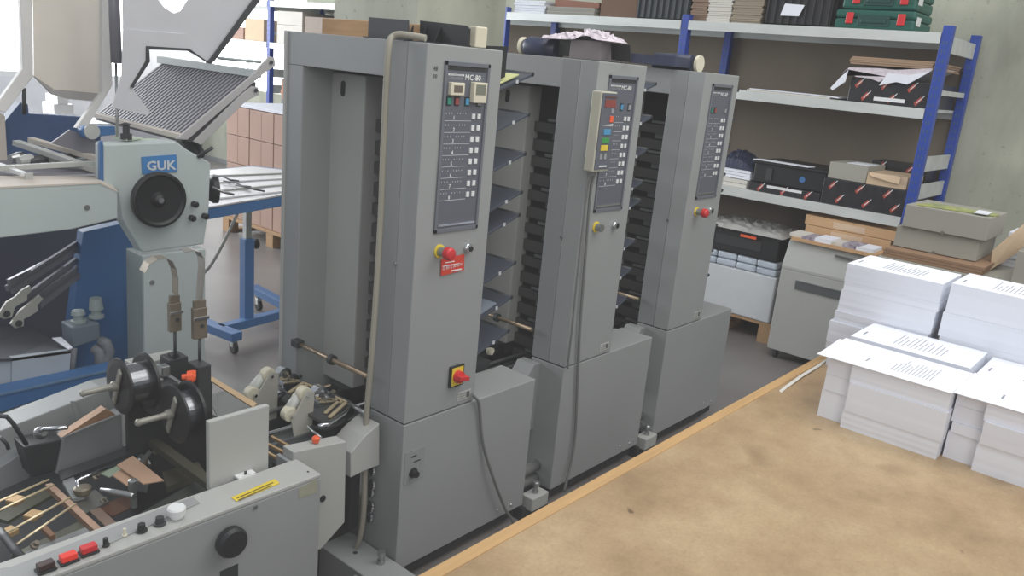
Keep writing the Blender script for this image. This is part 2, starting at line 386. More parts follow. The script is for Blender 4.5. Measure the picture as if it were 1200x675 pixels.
    # push buttons and key switch
    MB().lathe(P(.100, 0, 1.146), (0,-1,0), [(0,.021),(.004,.021),(.0045,.018)]).build('stop_button_ring', YELLOW, t)
    st = MB().lathe(P(.100, 0, 1.146), (0,-1,0), [(.003,.0145),(.03,.0145),(.03,.010)]).build('stop_button_stem', STEEL, t)
    if idx != 2:
        MB().lathe(P(.100, 0, 1.146), (0,-1,0), [(.028,.014),(.034,.02),(.05,.02),(.056,.016),(.058,.006)]).build('stop_button', RED, t)
    MB().lathe(P(.222, 0, 1.142), (0,-1,0), [(0,.015),(.008,.015),(.011,.0125),(.018,.0125)]).build('key_switch', CHROME, t)
    MB().lathe(P(.222, -.0182, 1.142), (0,-1,0), [(0,.009),(.001,.009)]).build('key_switch_face', BLACK, t)
    B(.232, .295, -.002, 0, .618, .648).build('rating_plate', GREYL, t)
    pl = MB()
    for q in range(3): pl.box(X0+.238, X0+.268+.006*q, Y0-.0025, Y0, .624+q*.008, .6255+q*.008)
    pl.box(X0+.274, X0+.289, Y0-.0025, Y0, .623, .643)
    pl.build('plate_marks', mat('plate_ink', (90,92,92), .5), t)
    MB().lathe(P(0, .081, 1.10), (-1,0,0), [(0,.006),(.003,.005)]).build('cover_screw', STEEL, t)
    MB().lathe(P(.50, 0, .11), (0,-1,0), [(0,.005),(.002,.004)]).build('cover_screw', STEEL, t)
    MB().lathe(P(.58, 0, .10), (0,-1,0), [(0,.007),(.003,.005)]).build('cover_screw', STEEL, t)
    if idx == 1:
        o = B(.09, .146, -.014, 0, 1.608, 1.644).build('counter_display', CREAM, t, .002)
        B(.101, .136, -.0145, -.01, 1.616, 1.636).build('display_window', LCDD, o)
        o = B(.182, .238, -.018, 0, 1.581+.008, 1.648).build('timer_display', CREAM, t, .002)
        B(.189, .231, -.0185, -.01, 1.612, 1.642).build('display_window', LCD, o)
        text('48', 'handwriting', INKD, t, P(.028, -.001, 1.672), Rv, Uv, .013, .016)
        text('30', 'handwriting', INKD, t, P(.028, -.001, 1.652), Rv, Uv, .011, .016)
        # emergency service sign
        sg = MB().obox(P(.160, -.004, 1.096), (.05,0,.003), (0,.001,0), (-.002,0,.026)).build('red_service_sign', REDM, t)
        lm = MB()
        for i, (a, b) in enumerate(((.125,.165),(.115,.19))): lm.box(X0+a, X0+b, Y0-.0062, Y0-.005, 1.106-i*.010, 1.1085-i*.010)
        lm.box(X0+.155, X0+.2, Y0-.0062, Y0-.005, 1.076, 1.080)
        lm.build('sign_lines', WHITE, sg)
        text('02 801-2 80 80 81', 'sign_lettering', WHITE, sg, P(.115, -.0062, 1.0845), (1,0,.06), Uv, .0095, .086)
        # main switch
        B(.183, .245, -.010, 0, .680, .752).build('switch_plate', BLACK, t, .001)
        B(.188, .240, -.011, 0, .685, .747).build('switch_face', YELLOW, t)
        MB().lathe(P(.214, -.011, .716), (0,-1,0), [(0,.021),(.016,.020),(.018,.012)]).build('main_switch', RED, t)
        MB().obox(P(.216, -.034, .716), (.022,0,-.004), (0,.010,0), (.001,0,.007)).build('main_switch_handle', RED, t, .002)
        B(.013, .097, -.0015, 0, .385, .500).build('knob_plate', mat('knob_plate_grey', (142,146,146), .45), t)
        B(.04, .062, -.002, 0, .475, .480).box(X0+.05, X0+.08, Y0-.002, Y0, .455, .459).build('plate_marks', INKD, t)
        MB().lathe(P(.050, 0, .420), (0,-1,0), [(0,.017),(.006,.017),(.007,.012),(.022,.011)]).build('speed_knob', BLACK, t)
        for z, r in ((.40,.016),(.35,.02),(.32,.014),(.27,.02),(.23,.016)):
            MB().lathe(P(-.012, .11, z), (-1,.3,.2), [(0,r*.6),(.008,r),(.014,r),(.016,r*.5)]).build('chrome_fitting', CHROME, t)
        MB().obox(P(-.05,.20,.36), (.02,0,0), (0,.04,0), (0,0,.18)).build('dark_side_duct', DARKER, t)
    # levelling foot and coupling pipes
    if idx < 3:
        B(.675, .775, -.03, .03, .045, .10).build('foot_block', GREYL, t, .004)
        MB().lathe(P(.725, .0, .10), (0,0,1), [(0,.012),(.012,.012),(.012,.008),(.03,.008),(.03,.014),(.045,.014),(.05,.01)]).build('levelling_bolt', STEEL, t)
        MB().cyl(P(.65, .08, .155), P(.823, .08, .155), .022, 18).build('coupling_pipe', CABLE, t)
        MB().cyl(P(.65, .08, .10), P(.823, .08, .10), .022, 18).build('coupling_pipe', CABLE, t)
        MB().box(X0+.655, X0+.818, Y0+.0, Y0+.3, .0, .053).build('base_rail', DARK, t)
    return t
collator(1, 1.632, 'nearest tall grey collator tower with the red service sign and red main switch')
collator(2, 2.455, 'middle grey collator tower with the remote control box hanging on its panel')
collator(3, 3.235, 'farthest grey collator tower, with a red stop button and no remote or sign')

# remote control box hung on the middle tower
t = thing('remote_control', 'cream hanging control box with blue, green and yellow keys on the middle tower', 'remote control', (2.468, 1.70, 1.37))
MB().box(2.424, 2.524, 1.676, 1.7165, 1.365, 1.645).build('housing', mat('remote_cream', (186,184,168), .45), t, .004)
MB().box(2.431, 2.520, 1.6725, 1.677, 1.373, 1.640).build('face_plate', PANEL, t)
MB().box(2.447, 2.512, 1.6705, 1.6735, 1.592, 1.618).build('red_display', mat('red_display', (140, 66, 62), .3), t)
MB().box(2.443, 2.516, 1.67055, 1.6735, 1.624, 1.630).build('name_strip', mat('dark_red', (96, 58, 58), .4), t)
for a, z, m_ in ((2.458,1.506,BLUEK),(2.455,1.476,mat('green_key2', (60,150,76), .4)),(2.452,1.450,YELLOW)):
    MB().box(a, a+.042, 1.6695, 1.6735, z-.010, z+.010).build('colour_key', m_, t, .001)
MB().box(2.487, 2.507, 1.6695, 1.6735, 1.540, 1.562).build('colour_key', ORANGE, t, .001)
for a in (2.452, 2.478): MB().box(a, a+.014, 1.670, 1.6735, 1.410, 1.430).build('grey_key', mat('grey_key', (150,152,156), .4), t)
MB().box(2.489, 2.503, 1.670, 1.6735, 1.572, 1.588).build('grey_key', MATS['grey_key'], t)
MB().prism([(2.447,1.6735,1.528),(2.512,1.6735,1.536),(2.512,1.6735,1.526)], (0,-.001,0)).build('volume_wedge', WHITE, t)
MB().box(2.455, 2.500, 1.6705, 1.6735, 1.382, 1.387).build('brand_strip', WHITE, t)

def cable(name, pts, r, m, label, cat='cable'):
    # smooth through the points
    P = [Vector(p) for p in pts]; out = []
    for i in range(len(P)-1):
        p0, p1, p2, p3 = P[max(i-1,0)], P[i], P[i+1], P[min(i+2, len(P)-1)]
        for k in range(8):
            s = k/8; out.append(.5*((2*p1)+(-p0+p2)*s+(2*p0-5*p1+4*p2-p3)*s*s+(-p0+3*p1-3*p2+p3)*s**3))
    out.append(P[-1])
    return solo(name, MB().tube(out, r, 10), m, label, cat)
cable('hose', [(1.66,1.76,1.757),(1.64,1.80,1.76),(1.620,1.847,1.756),(1.600,1.845,1.708),(1.600,1.846,1.474),(1.600,1.842,1.224),(1.580,1.827,0.856),(1.580,1.840,0.566),(1.580,1.832,0.266),(1.580,1.858,0.127),(1.580,1.926,0.061)], .0095, HOSE, 'beige hose running down the left side of the nearest tower from its top')
cable('power_cable', [(1.922,1.710,0.633),(1.956,1.710,0.600),(1.971,1.712,0.563),(2.005,1.712,0.424),(2.064,1.700,0.276),(2.150,1.700,0.119),(2.205,1.700,0.040),(2.247,1.700,-0.082)], .0055, CABLE, 'thin grey cable hanging down the front of the nearest base cabinet')
cable('remote_cable', [(2.460,1.690,1.358),(2.469,1.705,1.287),(2.492,1.710,1.043),(2.511,1.710,0.771),(2.539,1.712,0.553),(2.570,1.710,0.249),(2.523,1.700,0.053)], .0055, CABLE, 'grey cable hanging from the control box down the middle tower')
cable('remote_cable', [(2.444,1.690,1.358),(2.447,1.705,1.288),(2.453,1.710,1.048),(2.460,1.710,0.780),(2.464,1.712,0.599)], .004, CABLE, 'second thinner cable beside it, ending at the seam of the middle tower')

# things lying on top of the towers
t = thing('bin_divider', 'black plastic divider with three ribs standing on the nearest tower top', 'divider', (1.8, 1.8, 1.745))
dv = MB().prism([(1.800,1.939,1.810),(1.800,1.744,1.804),(1.800,1.730,1.795),(1.800,1.728,1.743),(1.800,1.934,1.746)], (.006,0,0)).build('plate', BLACK, t)
for px in (501, 519, 537):
    pass
for y in (1.965, 1.905, 1.845): MB().prism([(1.80,y,1.795),(1.80,y,1.748),(1.775,y,1.748)], (0,.004,0)).build('rib', BLACK, t)
MB().box(1.76, 1.81, 1.728, 1.934, 1.745, 1.750).build('foot_plate', BLACK, t)
t = thing('bin_divider', 'plain black plastic divider standing at the left end of the nearest tower top', 'divider', (1.8, 2.1, 1.745))
MB().prism([(1.760,2.131,1.809),(1.760,1.949,1.807),(1.760,1.944,1.750),(1.760,2.131,1.750)], (.006,0,0)).build('plate', mat('charcoal_plastic', (58,60,66), .5), t)
MB().box(1.74, 1.80, 1.944, 2.131, 1.745, 1.750).build('foot_plate', BLACK, t)
solo('wooden_board', MB().box(1.82, 1.90, 1.93, 2.45, 1.746, 1.80), WOODL, 'light wooden board lying behind the black dividers on the nearest tower', 'board', bevel=.002)
solo('foam_block', MB().box(1.83, 1.88, 1.730,1.760, 1.746, 1.806), CREAM, 'small cream block at the right end of the ribbed divider', 'block', bevel=.004)
t = thing('film_roll', 'dark blue wrapped roll lying on the beam of the middle tower', 'roll', (2.6, 2.05, 1.745))
MB().tube([(2.620,2.201,1.776), (2.620,2.175,1.780), (2.620,2.033,1.773)], [.03,.038,.038], 24).build('wrap', NAVY, t)
MB().lathe((2.620,2.206,1.779), (0,1,0), [(0,.026),(.004,.034),(.012,.034)]).build('end_cap', CREAM, t)
solo('dark_box', MB().box(2.60, 2.70, 1.958,2.019,1.754,1.813), BLACK, 'narrow dark box between the blue roll and the grey carton', 'box')
solo('grey_carton', MB().box(2.56, 2.70, 1.798,1.936,1.747,1.815), mat('mauve_grey', (120,112,114), .6), 'mauve grey box under the crumpled film on the middle tower', 'box', bevel=.002)
solo('dark_box', MB().box(2.62, 2.72, 1.806,1.846,1.754,1.815), BLACK, 'small black box at the right of the mauve grey box', 'box')
# crumpled film
cf = MB(); nx, ny = 30, 16
c0, c1 = Vector((2.600,2.074,1.820)), Vector((2.600,1.770,1.827))
vs = []; fs = []
for j in range(ny):
    for i in range(nx):
        u_, v_ = i/(nx-1), j/(ny-1)
        p = c0.lerp(c1, u_); edge = math.sin(math.pi*u_)**.4 * math.sin(math.pi*v_)**.4
        vs.append((2.54 + .16*v_ + random.uniform(-.008,.008), p.y + random.uniform(-.012,.012), p.z - .010 + edge*(.010 + .028*random.random()) + (.016*math.exp(-((u_-.72)/.12)**2))))
for j in range(ny-1):
    for i in range(nx-1): fs.append((j*nx+i, j*nx+i+1, (j+1)*nx+i+1, (j+1)*nx+i))
solo('crumpled_film', MB().add(vs, fs), CRUMP, 'crumpled pinkish white plastic film heaped on the middle tower', 'plastic film')
t = thing('bin_divider', 'black upright divider with a rib on the middle tower beside the crumpled film', 'divider', (2.62, 1.8, 1.745))
MB().prism([(2.620,1.796,1.812),(2.620,1.714,1.811),(2.620,1.701,1.752),(2.620,1.787,1.755)], (.006,0,0)).build('plate', BLACK, t)
MB().prism([(2.62,1.80,1.785),(2.62,1.80,1.748),(2.58,1.80,1.748)], (0,.006,0)).build('rib', STEEL, t)
MB().box(2.57, 2.63, 1.74, 1.84, 1.745, 1.749).build('foot_plate', BLACK, t)
t = thing('tape_roll', 'dark blue tube with a cream ring at its end on the farthest tower', 'roll', (3.3, 2.0, 1.745))
MB().cyl((3.380,2.063,1.778), (3.380,1.871,1.780), .036, 22).build('tube', NAVY, t)
MB().lathe((3.380,1.841,1.779), (0,-1,0), [(-.006,.022),(-.006,.036),(.008,.036),(.008,.022)]).build('ring', CREAM, t)
t = thing('steel_bracket', 'pair of bright steel pins standing in front of the dark bar on the tower tops', 'bracket', (3.2, 2.1, 1.745))
MB().box(3.20, 3.34, 1.857,2.084,1.757,1.798).build('dark_bar', NAVY, t)
for px in (0, .02): MB().cyl((3.19, 2.115-px, 1.745), (3.19, 2.115-px, 1.80), .004, 8).build('pin', CHROME, t)

# ---------------------------------------------------------------- conveyor running through the towers
t = thing('conveyor', 'dark conveyor bed with steel rails running low through the collator towers', 'conveyor', (2.6, 2.1, 0))
MB().box(1.30, 3.9, 1.90, 2.28, .38, .455).build('bed', DARK, t)
MB().box(1.30, 3.9, 2.055, 2.12, .455, .47).build('slotted_rail', mat('dull_steel', (120,124,126), .35, .6), t)
MB().box(1.30, 3.9, 1.97, 1.985, .455, .53).build('rail', mat('dull_steel', (120,124,126), .35, .6), t)
MB().box(1.30, 3.9, 1.915, 1.93, .455, .50).build('rail', DARK, t)
MB().box(1.30, 3.9, 2.17, 2.2, .455, .50).build('rail', DARK, t)
MB().cyl((1.30, 2.06, .52), (3.9, 2.06, .52), .007, 10).build('guide_rod', STEEL, t)
MB().cyl((1.36, 2.24, .53), (3.9, 2.24, .53), .007, 10).build('guide_rod', mat('bronze_rod', (158, 140, 118), .35, .7), t)
for x in (2.28, 3.08):
    MB().box(x-.10, x+.06, 1.892, 1.94, .555, .57).build('infeed_plate', GREYL, t, .001)
    MB().prism([(x-.26,1.96,.50),(x-.02,1.96,.60),(x+.02,1.96,.59),(x-.02,1.96,.50)], (0,.18,0)).build('dark_flap', DARK, t)
    MB().lathe((x+.02,1.97,.615), (0,0,1), [(0,.012),(.01,.016),(.02,.016),(.024,.008)]).build('small_knob', CREAM, t)
MB().box(1.36, 1.60, 1.96, 2.3, .0, .375).build('pedestal', mat('dusty_dark', (78,74,70), .6), t)
bb = MB().box(1.50, 1.625, 1.45, 1.95, .0, .12).build('base_beam', GREY, t, .003)
MB().lathe((1.56,1.84,.12), (0,0,1), [(0,.008),(.001,.008)], 14).build('beam_hole', DARKER, bb)
MB().lathe((1.585,1.74,.12), (0,0,1), [(0,.012),(.012,.012),(.012,.008),(.03,.008),(.03,.013),(.045,.013)]).build('beam_bolt', STEEL, bb)
MB().tube([(1.47,1.72,.13),(1.45,1.74,.08),(1.40,1.80,.05),(1.36,1.90,.04)], .012, 10).build('loose_hose', CABLE, t)
MB().lathe((1.44,1.70,.0), (0,0,1), [(0,.03),(.06,.03),(.062,.022),(.09,.02)]).build('floor_fitting', STEEL, t)

# ---------------------------------------------------------------- table
t = thing('work_table', 'large wooden work table with a stained brown hardboard top', 'table', (1.9, 0, 0))
Bx(.5, 3.36, -1.2, .895, .782, .800).build('table_top', TABLEM, t)
Bx(.5, 3.36, .895, .925, .765, .803).build('edge_strip', mat('edge_wood', (190, 152, 102), .5, var=.08, scale=5, stretch=(1,12,12)), t, .002)
Bx(3.36, 3.385, -1.2, .925, .765, .803).build('edge_strip', mat('edge_wood', (206,164,104)), t, .002)
Bx(.56, 3.3, .82, .87, .66, .78).box(.56, 3.3, -1.15, -1.1, .66, .78).build('apron', WOODL, t)
for x in (.6, 3.2):
    for y in (-1.12, .78): Bx(x, x+.08, y, y+.08, 0, .782).build('leg', WOODL, t)
solo('paper_strip', MB().ribbon([(2.423,0.872,0.801), (2.481,0.875,0.803),(2.619,0.881,0.806), (2.784,0.885,0.803), (2.918,0.899,0.801)], (.012,.012,0), .0006), PAPERB, 'narrow curled paper strip lying on the table near the stacks', 'paper strip')

# ---------------------------------------------------------------- stacks of printed sheets
def stack(x0, x1, y0, y1, z0, z1, label, n_layers, seed, text_lines=True, shift=(), side=None, over=0.0):
    rnd = random.Random(seed)
    t = thing('paper_stack', label, 'paper stack', ((x0+x1)/2, (y0+y1)/2, z0), 'stacks of printed sheets on the table')
    zs = [z0] + sorted(z0 + (z1-z0)*(k + rnd.uniform(-.25,.25))/n_layers for k in range(1, n_layers)) + [z1]
    for k in range(n_layers):
        dx, dy = rnd.uniform(-.003,.003), rnd.uniform(-.003,.003)
        if k == 0: dx = dy = 0
        if k < len(shift): dx, dy = shift[k]
        m = MB(); steps = 6; lean = rnd.uniform(-.004, .004)
        vs = []; fs = []
        for q in range(steps+1):
            z = zs[k] + (zs[k+1]-zs[k]-.0006)*q/steps; s = lean*q/steps + rnd.uniform(-.0005,.0005); e = rnd.uniform(-.0005,.0005)
            vs += [(x0+dx+s, y0+dy+e, z), (x1+dx+s, y0+dy+e, z), (x1+dx+s, y1+dy+e, z), (x0+dx+s, y1+dy+e, z)]
        for q in range(steps):
            for c in range(4): fs.append((q*4+c, q*4+(c+1)%4, q*4+4+(c+1)%4, q*4+4+c))
        fs += [(3,2,1,0), tuple(steps*4+c for c in range(4))]
        m.add(vs, fs).build('sheet_bundle', PAPER, t)
        lx, ly = x0+dx+lean, y0+dy
    if side:                                          # a set back bundle along the left of the stack
        zc = z0
        for k, f in enumerate(side):
            zn = z0 + (z1-z0)*f; d = rnd.uniform(-.004,.006)
            Bx(x0+.022+d, x1, y1+.001, y1+.072+d, zc, zn-.0006).build('sheet_bundle', PAPER, t); zc = zn
    if over:
        Bx(x0-.004, x1, y0, y1+.072+over, z1, z1+.0015).prism([(x0+.01, y1+.07+over, z1), (x1-.02, y1+.072+over+.012, z1-.002), (x1-.02, y1, z1-.002), (x0+.01, y1, z1)], (0,0,.0012)).build('top_sheet', PAPER, t)
        z1 += .0015
    if text_lines:
        wx, wy = x1-x0, y1-y0; tb = MB()
        # page turned sideways: lines of text run across the sheet
        for q in range(12):
            yy = ly + wy*(.66 - .036*q); L_ = wx*rnd.uniform(.30,.62)
            tb.box(lx+wx*.2, lx+wx*.2+L_, yy, yy+.0018, z1-.0004, z1+.0004)
        tb.box(lx+wx*.25, lx+wx*.42, ly+wy*.93, ly+wy*.945, z1-.0004, z1+.0004)
        tb.build('printed_text', INK, t)
    return t
stack(2.312, 2.545, .388, .645, .8, .990, 'low white paper stack at the front left, its top sheet overhanging to the left', 3, 1, side=(.45,.7,1), over=.03)
stack(2.325, 2.555, -.02, .305, .8, .990, 'low white paper stack at the front right, cut by the photo edge', 3, 2, side=(.4,.55,.8,1), over=.01)
stack(2.575, 2.80, .405, .745, .8, .995, 'low paper stack in the second row, behind the overhanging top sheet', 3, 3)
stack(2.575, 2.80, .06, .385, .8, .985, 'low paper stack in the second row at the right edge of the photo', 3, 4)
stack(2.815, 3.05, .575, .875, .8, 1.168, 'tall white paper stack at the back left with uneven wavy layers', 7, 15, shift=((0,0),(-.006,.010),(-.008,.012),(-.004,.002),(.0,-.002),(.004,-.006),(.004,-.004)))
stack(2.815, 3.05, .235, .552, .8, 1.178, 'tall white paper stack at the back, second from the left', 4, 6, shift=((0,0),(-.004,-.006),(.0,.0),(.003,-.004)))
stack(2.815, 3.05, -.11, .222, .8, 1.175, 'tall white paper stack at the back right, mostly outside the photo', 4, 7)

# ---------------------------------------------------------------- long rack against the right wall
t = thing('storage_rack', 'long storage rack with blue posts and galvanised shelves along the concrete wall', 'rack', (5.65, 4.7, 0))
for i, y in enumerate((1.36, 3.05, 4.73, 6.41, 8.10)):
    for x in (5.32, 5.98):
        p = MB().box(x, x+.055, y-.028, y+.028, 0, 2.135).build('post', BLUEP, t, .002)
        h = MB()
        for q in range(40): h.box(x-.001, x, y-.012, y-.004, .08+q*.05, .10+q*.05).box(x-.001, x, y+.006, y+.014, .08+q*.05, .10+q*.05)
        if i in (0, 1, 4): h.build('post_slots', BLUED, p)
    if i in (0, 4):
        for z, hb in ((.5,.1), (1.13,.09), (1.30,.09), (1.75,.03), (1.99,.09)): MB().box(5.375, 5.98, y-.012, y+.0, z, z+hb).build('side_brace', GALV, t)
for (z, ya, yb) in ((2.04,1.39,3.02),(2.04,3.08,4.70),(2.04,4.76,6.38),(2.04,6.44,8.07),(2.04,8.13,9.8),
                    (1.612,1.39,3.02),(1.612,3.08,4.70),(1.612,4.76,6.38),(1.612,6.44,8.07),(1.612,8.13,9.8),
                    (.965,1.39,3.02),(.965,3.08,4.70),(.965,4.76,6.38),(.965,6.44,8.07)):
    MB().box(5.331, 6.014, ya, yb, z+.035, z+.0545).box(5.315, 5.33, ya, yb, z-.005, z+.055).box(6.015, 6.03, ya, yb, z-.005, z+.055).build('shelf', GALV, t, .001)
tag(struct('baseboard_right', Bx(6.08, 6.10, -4, 11, 0, .06), GREYD), 'grey strip along the foot of the concrete wall', 'baseboard')

bp_ = MB().box(6.04, 6.055, 1.39, 6.38, .2, 2.05).build('wall_shade_panel', mat('rack_shade_brown', (118,107,94), .85, var=.08, scale=2.5), t)  # added panel, its brown stands in for shelf shade on the wall
TP, MD, LW = 2.096, 1.668, 1.021
G = 'papers and boxes on the top shelf'
def sheets(name, x0, x1, y0, y1, z0, z1, m, label, cat, n=10, seed=1, group=None):
    rnd = random.Random(seed); mb = MB(); h = (z1-z0)/n
    for k in range(n):
        d, e = rnd.uniform(-.006,.006), rnd.uniform(-.006,.006); mb.box(x0+d, x1+d, y0+e, y1+e, z0+k*h, z0+k*h+h*.9)
    return solo(name, mb, m, label, cat, group)
sheets('paper_pile', 5.36, 5.66, 4.34, 4.66, TP, TP+.10, PAPER, 'white paper pile at the left end of the top shelf', 'paper pile', 5, 3)
sheets('card_pile', 5.36, 5.66, 3.86, 4.32, TP, TP+.06, GREYC, 'low grey board pile beside the white paper pile on the top shelf', 'card pile', 8, 4)
solo('wooden_board', MB().prism([(5.40,4.28,TP+.062),(5.40,3.85,TP+.062),(5.40,3.85,TP+.10),(5.40,4.28,TP+.12)], (.25,0,0)), mat('red_brown_board', (140,92,72), .7), 'red-brown board leaning flat over the grey board pile', 'board')
solo('carton', MB().box(5.38, 5.75, 3.44, 3.82, TP, TP+.22), mat('dark_carton', (112,86,68), .8), 'dark brown carton on the top shelf, left of the ribbed crate', 'carton', bevel=.003)
def crate(x0, x1, y0, y1, z0, z1, label, m):
    t = thing('plastic_crate', label, 'crate', ((x0+x1)/2, (y0+y1)/2, z0))
    MB().box(x0, x1, y0, y1, z0, z0+.01).box(x0, x0+.01, y0, y1, z0, z1).box(x1-.01, x1, y0, y1, z0, z1).box(x0, x1, y0, y0+.01, z0, z1).box(x0, x1, y1-.01, y1, z0, z1).build('shell', m, t)
    r = MB(); n = int((y1-y0)/.05)
    for k in range(n+1):
        y = y0 + (y1-y0-.01)*k/n; r.box(x0-.012, x0, y, y+.01, z0+.01, z1-.03)
    for k in range(6):
        x = x0 + (x1-x0)*k/6; r.box(x, x+.01, y0-.012, y0, z0+.01, z1-.03)
    r.build('ribs', m, t)
    MB().box(x0-.018, x1+.01, y0-.018, y0, z1-.02, z1).box(x0-.018, x0, y0, y1, z1-.02, z1).box(x0-.018, x1+.01, y1, y1+.015, z1-.02, z1).build('rim', m, t)
    return t
crate(5.37, 5.80, 3.069,3.479, TP, TP+.17, 'dark ribbed plastic crate on the top shelf at the middle rack post', mat('dark_crate', (58,64,70), .5))
for a, b, m_, h, l in ((808,828,mat('brown_card', (140,116,98), .8),.2,'brown card pile just right of the ribbed crate on the top shelf'),(828,855,PAPERB,.2,'white paper pile between two brown card piles on the top shelf'),(857,892,mat('tan_card', (150,138,120), .8),.2,'tan card pile left of the black open crate on the top shelf')):
    y0, y1 = {808:(2.920,3.044), 828:(2.740,2.912), 857:(2.520,2.732)}[a]
    sheets('card_pile' if a != 828 else 'paper_pile', 5.37, 5.70, y0, y1, TP, TP+h, m_, l, 'card pile' if a != 828 else 'paper pile', 14, a)
t = crate(5.36, 5.78, 2.066,2.480, TP, TP+.22, 'black perforated plastic crate with a white note on the top shelf', mat('black_crate', (40,40,44), .5))
solo('paper_note', MB().prism([(5.340,2.359,2.228),(5.340,2.229,2.222),(5.340,2.255,2.154),(5.340,2.380,2.155)], (.002,0,0)), PAPER, 'white paper note hanging on the front of the black crate', 'note')
def toolbox(y0, y1, z0, z1, label):
    t = thing('tool_case', label, 'tool case', (5.55, (y0+y1)/2, z0), 'green tool cases on the top shelf')
    MB().box(5.37, 5.72, y0, y1, z0, z0+(z1-z0)*.55).build('lower_shell', TOOLG, t, .015)
    MB().box(5.37, 5.72, y0, y1, z0+(z1-z0)*.56, z1).build('upper_shell', TOOLG, t, .015)
    w_ = y1-y0
    MB().box(5.355, 5.37, y0+w_*.34, y0+w_*.66, z0+.035, z0+.06).build('handle', mat('green_dark', (16,66,58), .5), t, .006)
    MB().box(5.362, 5.37, y0+w_*.3, y0+w_*.7, z0+.02, z1-.03).build('front_recess', mat('green_dark', (16,66,58), .5), t, .004)
    for f in (.16, .80): 
        MB().box(5.355, 5.37, y0+w_*f-.022, y0+w_*f+.022, z0+.03, z1-.02).build('latch', RED, t, .004)
    MB().box(5.40, 5.48, y0-.002, y0+.0, z0+.035, z1-.03).build('paper_sticker', WHITE, t)
    return t
ty0, ty1 = 1.561,2.036
toolbox(ty0, ty1, TP, TP+.115, 'lower green tool case with red latches on the top shelf')
toolbox(ty0+.01, ty1-.03, TP+.117, TP+.232, 'upper green tool case with red latches, cut by the top of the photo')

# middle shelf
t = thing('paper_layer', 'flat white sheets spread along the left of the middle shelf', 'paper sheets', (5.5, 2.3, MD))
MB().box(5.33, 5.75, 1.96, 2.52, MD, MD+.010).build('lower_sheets', PAPERB, t)
MB().prism([(5.325,2.50,MD+.012),(5.325,1.99,MD+.012),(5.34,1.91,MD+.008),(5.7,1.95,MD+.012),(5.7,2.5,MD+.012)], (0,0,.006)).build('upper_sheets', PAPER, t)
def wrapped(x0, x1, y0, y1, z0, z1, label, cat='box', strips=5, seed=1):
    rnd = random.Random(seed)
    t = thing('printed_box', label, cat, ((x0+x1)/2, (y0+y1)/2, z0))
    MB().box(x0, x1, y0, y1, z0, z1).build('box_body', BLKF, t, .004)
    rd = MB(); wt = MB(); h = z1-z0; n = max(2, int((y1-y0)/.14))
    for k in range(n):
        y = y0 + (y1-y0)*(k+.5)/n; s = min(.035, (y1-y0)/n*.3)
        for q in range(max(1, int(h/.06))):
            zz = z0 + h*(q+.5)/max(1, int(h/.06)); yy = y - (zz - (z0+h/2))*-.7
            rd.obox((x0-.001, yy, zz), (.001,0,0), (0,s*.46,-s*.56), (0,.006,.009))
            wt.obox((x0-.0015, yy-.012, zz+.012), (.001,0,0), (0,s*.52,-s*.62), (0,.0014,.0018))
    rd.build('red_print', mat('print_red', (164,72,62), .5, var=.15, scale=60), t); wt.build('white_print', WHITE, t)
    return t
y0m, y1m = 1.40, 1.74
wrapped(5.36, 5.94, 1.395, 1.86, MD, MD+.145, 'black printed box with red marks on the middle shelf under torn film', seed=2)
MBl = MB().box(5.352, 5.358, 1.52, 1.70, MD+.018, MD+.040); solo('paper_label', MBl, WHITE, 'long white label on the front of the black box of the middle shelf', 'label')
solo('torn_film', MB().prism([(5.340,1.922,1.817),(5.340,1.893,1.855),(5.340,1.827,1.815),(5.340,1.739,1.812),(5.340,1.685,1.796),(5.340,1.642,1.830),(5.340,1.554,1.807),(5.340,1.403,1.883),(5.340,1.402,1.897),(5.340,1.601,1.873),(5.340,1.701,1.875),(5.340,1.879,1.867)], (.50,0,.01)), CRUMP, 'torn shiny film and white paper draped over the black box', 'plastic film')
solo('torn_paper', MB().prism([(5.335,1.644,1.849),(5.335,1.522,1.849),(5.335,1.410,1.877),(5.335,1.521,1.795),(5.335,1.586,1.804),(5.335,1.679,1.776),(5.335,1.658,1.818)], (.01,0,0)), PAPER, 'white torn paper flap hanging over the front of the black box', 'paper')
solo('torn_paper', MB().prism([(5.335,1.918,1.807),(5.335,1.879,1.851),(5.335,1.886,1.779),(5.335,1.955,1.721),(5.335,1.968,1.735)], (.01,0,0)), PAPER, 'narrow white torn flap at the left end of the black box', 'paper')
sheets('cardboard_sheets', 5.345, 5.95, 1.40, 1.88, MD+.222, MD+.268, mat('card_brown', (158,132,108), .8), 'layered flat cardboard sheets on top of the wrapped black box', 'cardboard', 4, 9)

# lower shelf
def heap(y0, y1, x0, x1, z0, hs, seed, nx=26, ny=14):
    rnd = random.Random(seed); vs = []; fs = []
    for j in range(ny):
        for i in range(nx):
            u_, v_ = i/(nx-1), j/(ny-1); h = hs[0] + (hs[1]-hs[0])*u_; e = (math.sin(math.pi*u_)*math.sin(math.pi*v_))**.35 if 0 < i < nx-1 and 0 < j < ny-1 else 0
            vs.append((x0+(x1-x0)*v_, y0+(y1-y0)*u_, z0+e*h*(.72+.28*rnd.random())))
    for j in range(ny-1):
        for i in range(nx-1): fs.append((j*nx+i, j*nx+i+1, (j+1)*nx+i+1, (j+1)*nx+i))
    return MB().add(vs, fs)
solo('film_bag', heap(2.402,2.654, 5.37, 5.68, LW+.122, (.06,.17), 4), NAVY, 'dark blue plastic bag on the white packs of the lower shelf', 'bag')
sheets('paper_pack', 5.36, 5.66, 2.422,2.666, LW, LW+.055, PAPERB, 'lower white paper pack at the left of the lower shelf', 'paper pack', 2, 3)
sheets('paper_pack', 5.37, 5.64, 2.409,2.659, LW+.057, LW+.12, PAPER, 'upper white paper pack directly under the dark blue bag', 'paper pack', 3, 5)
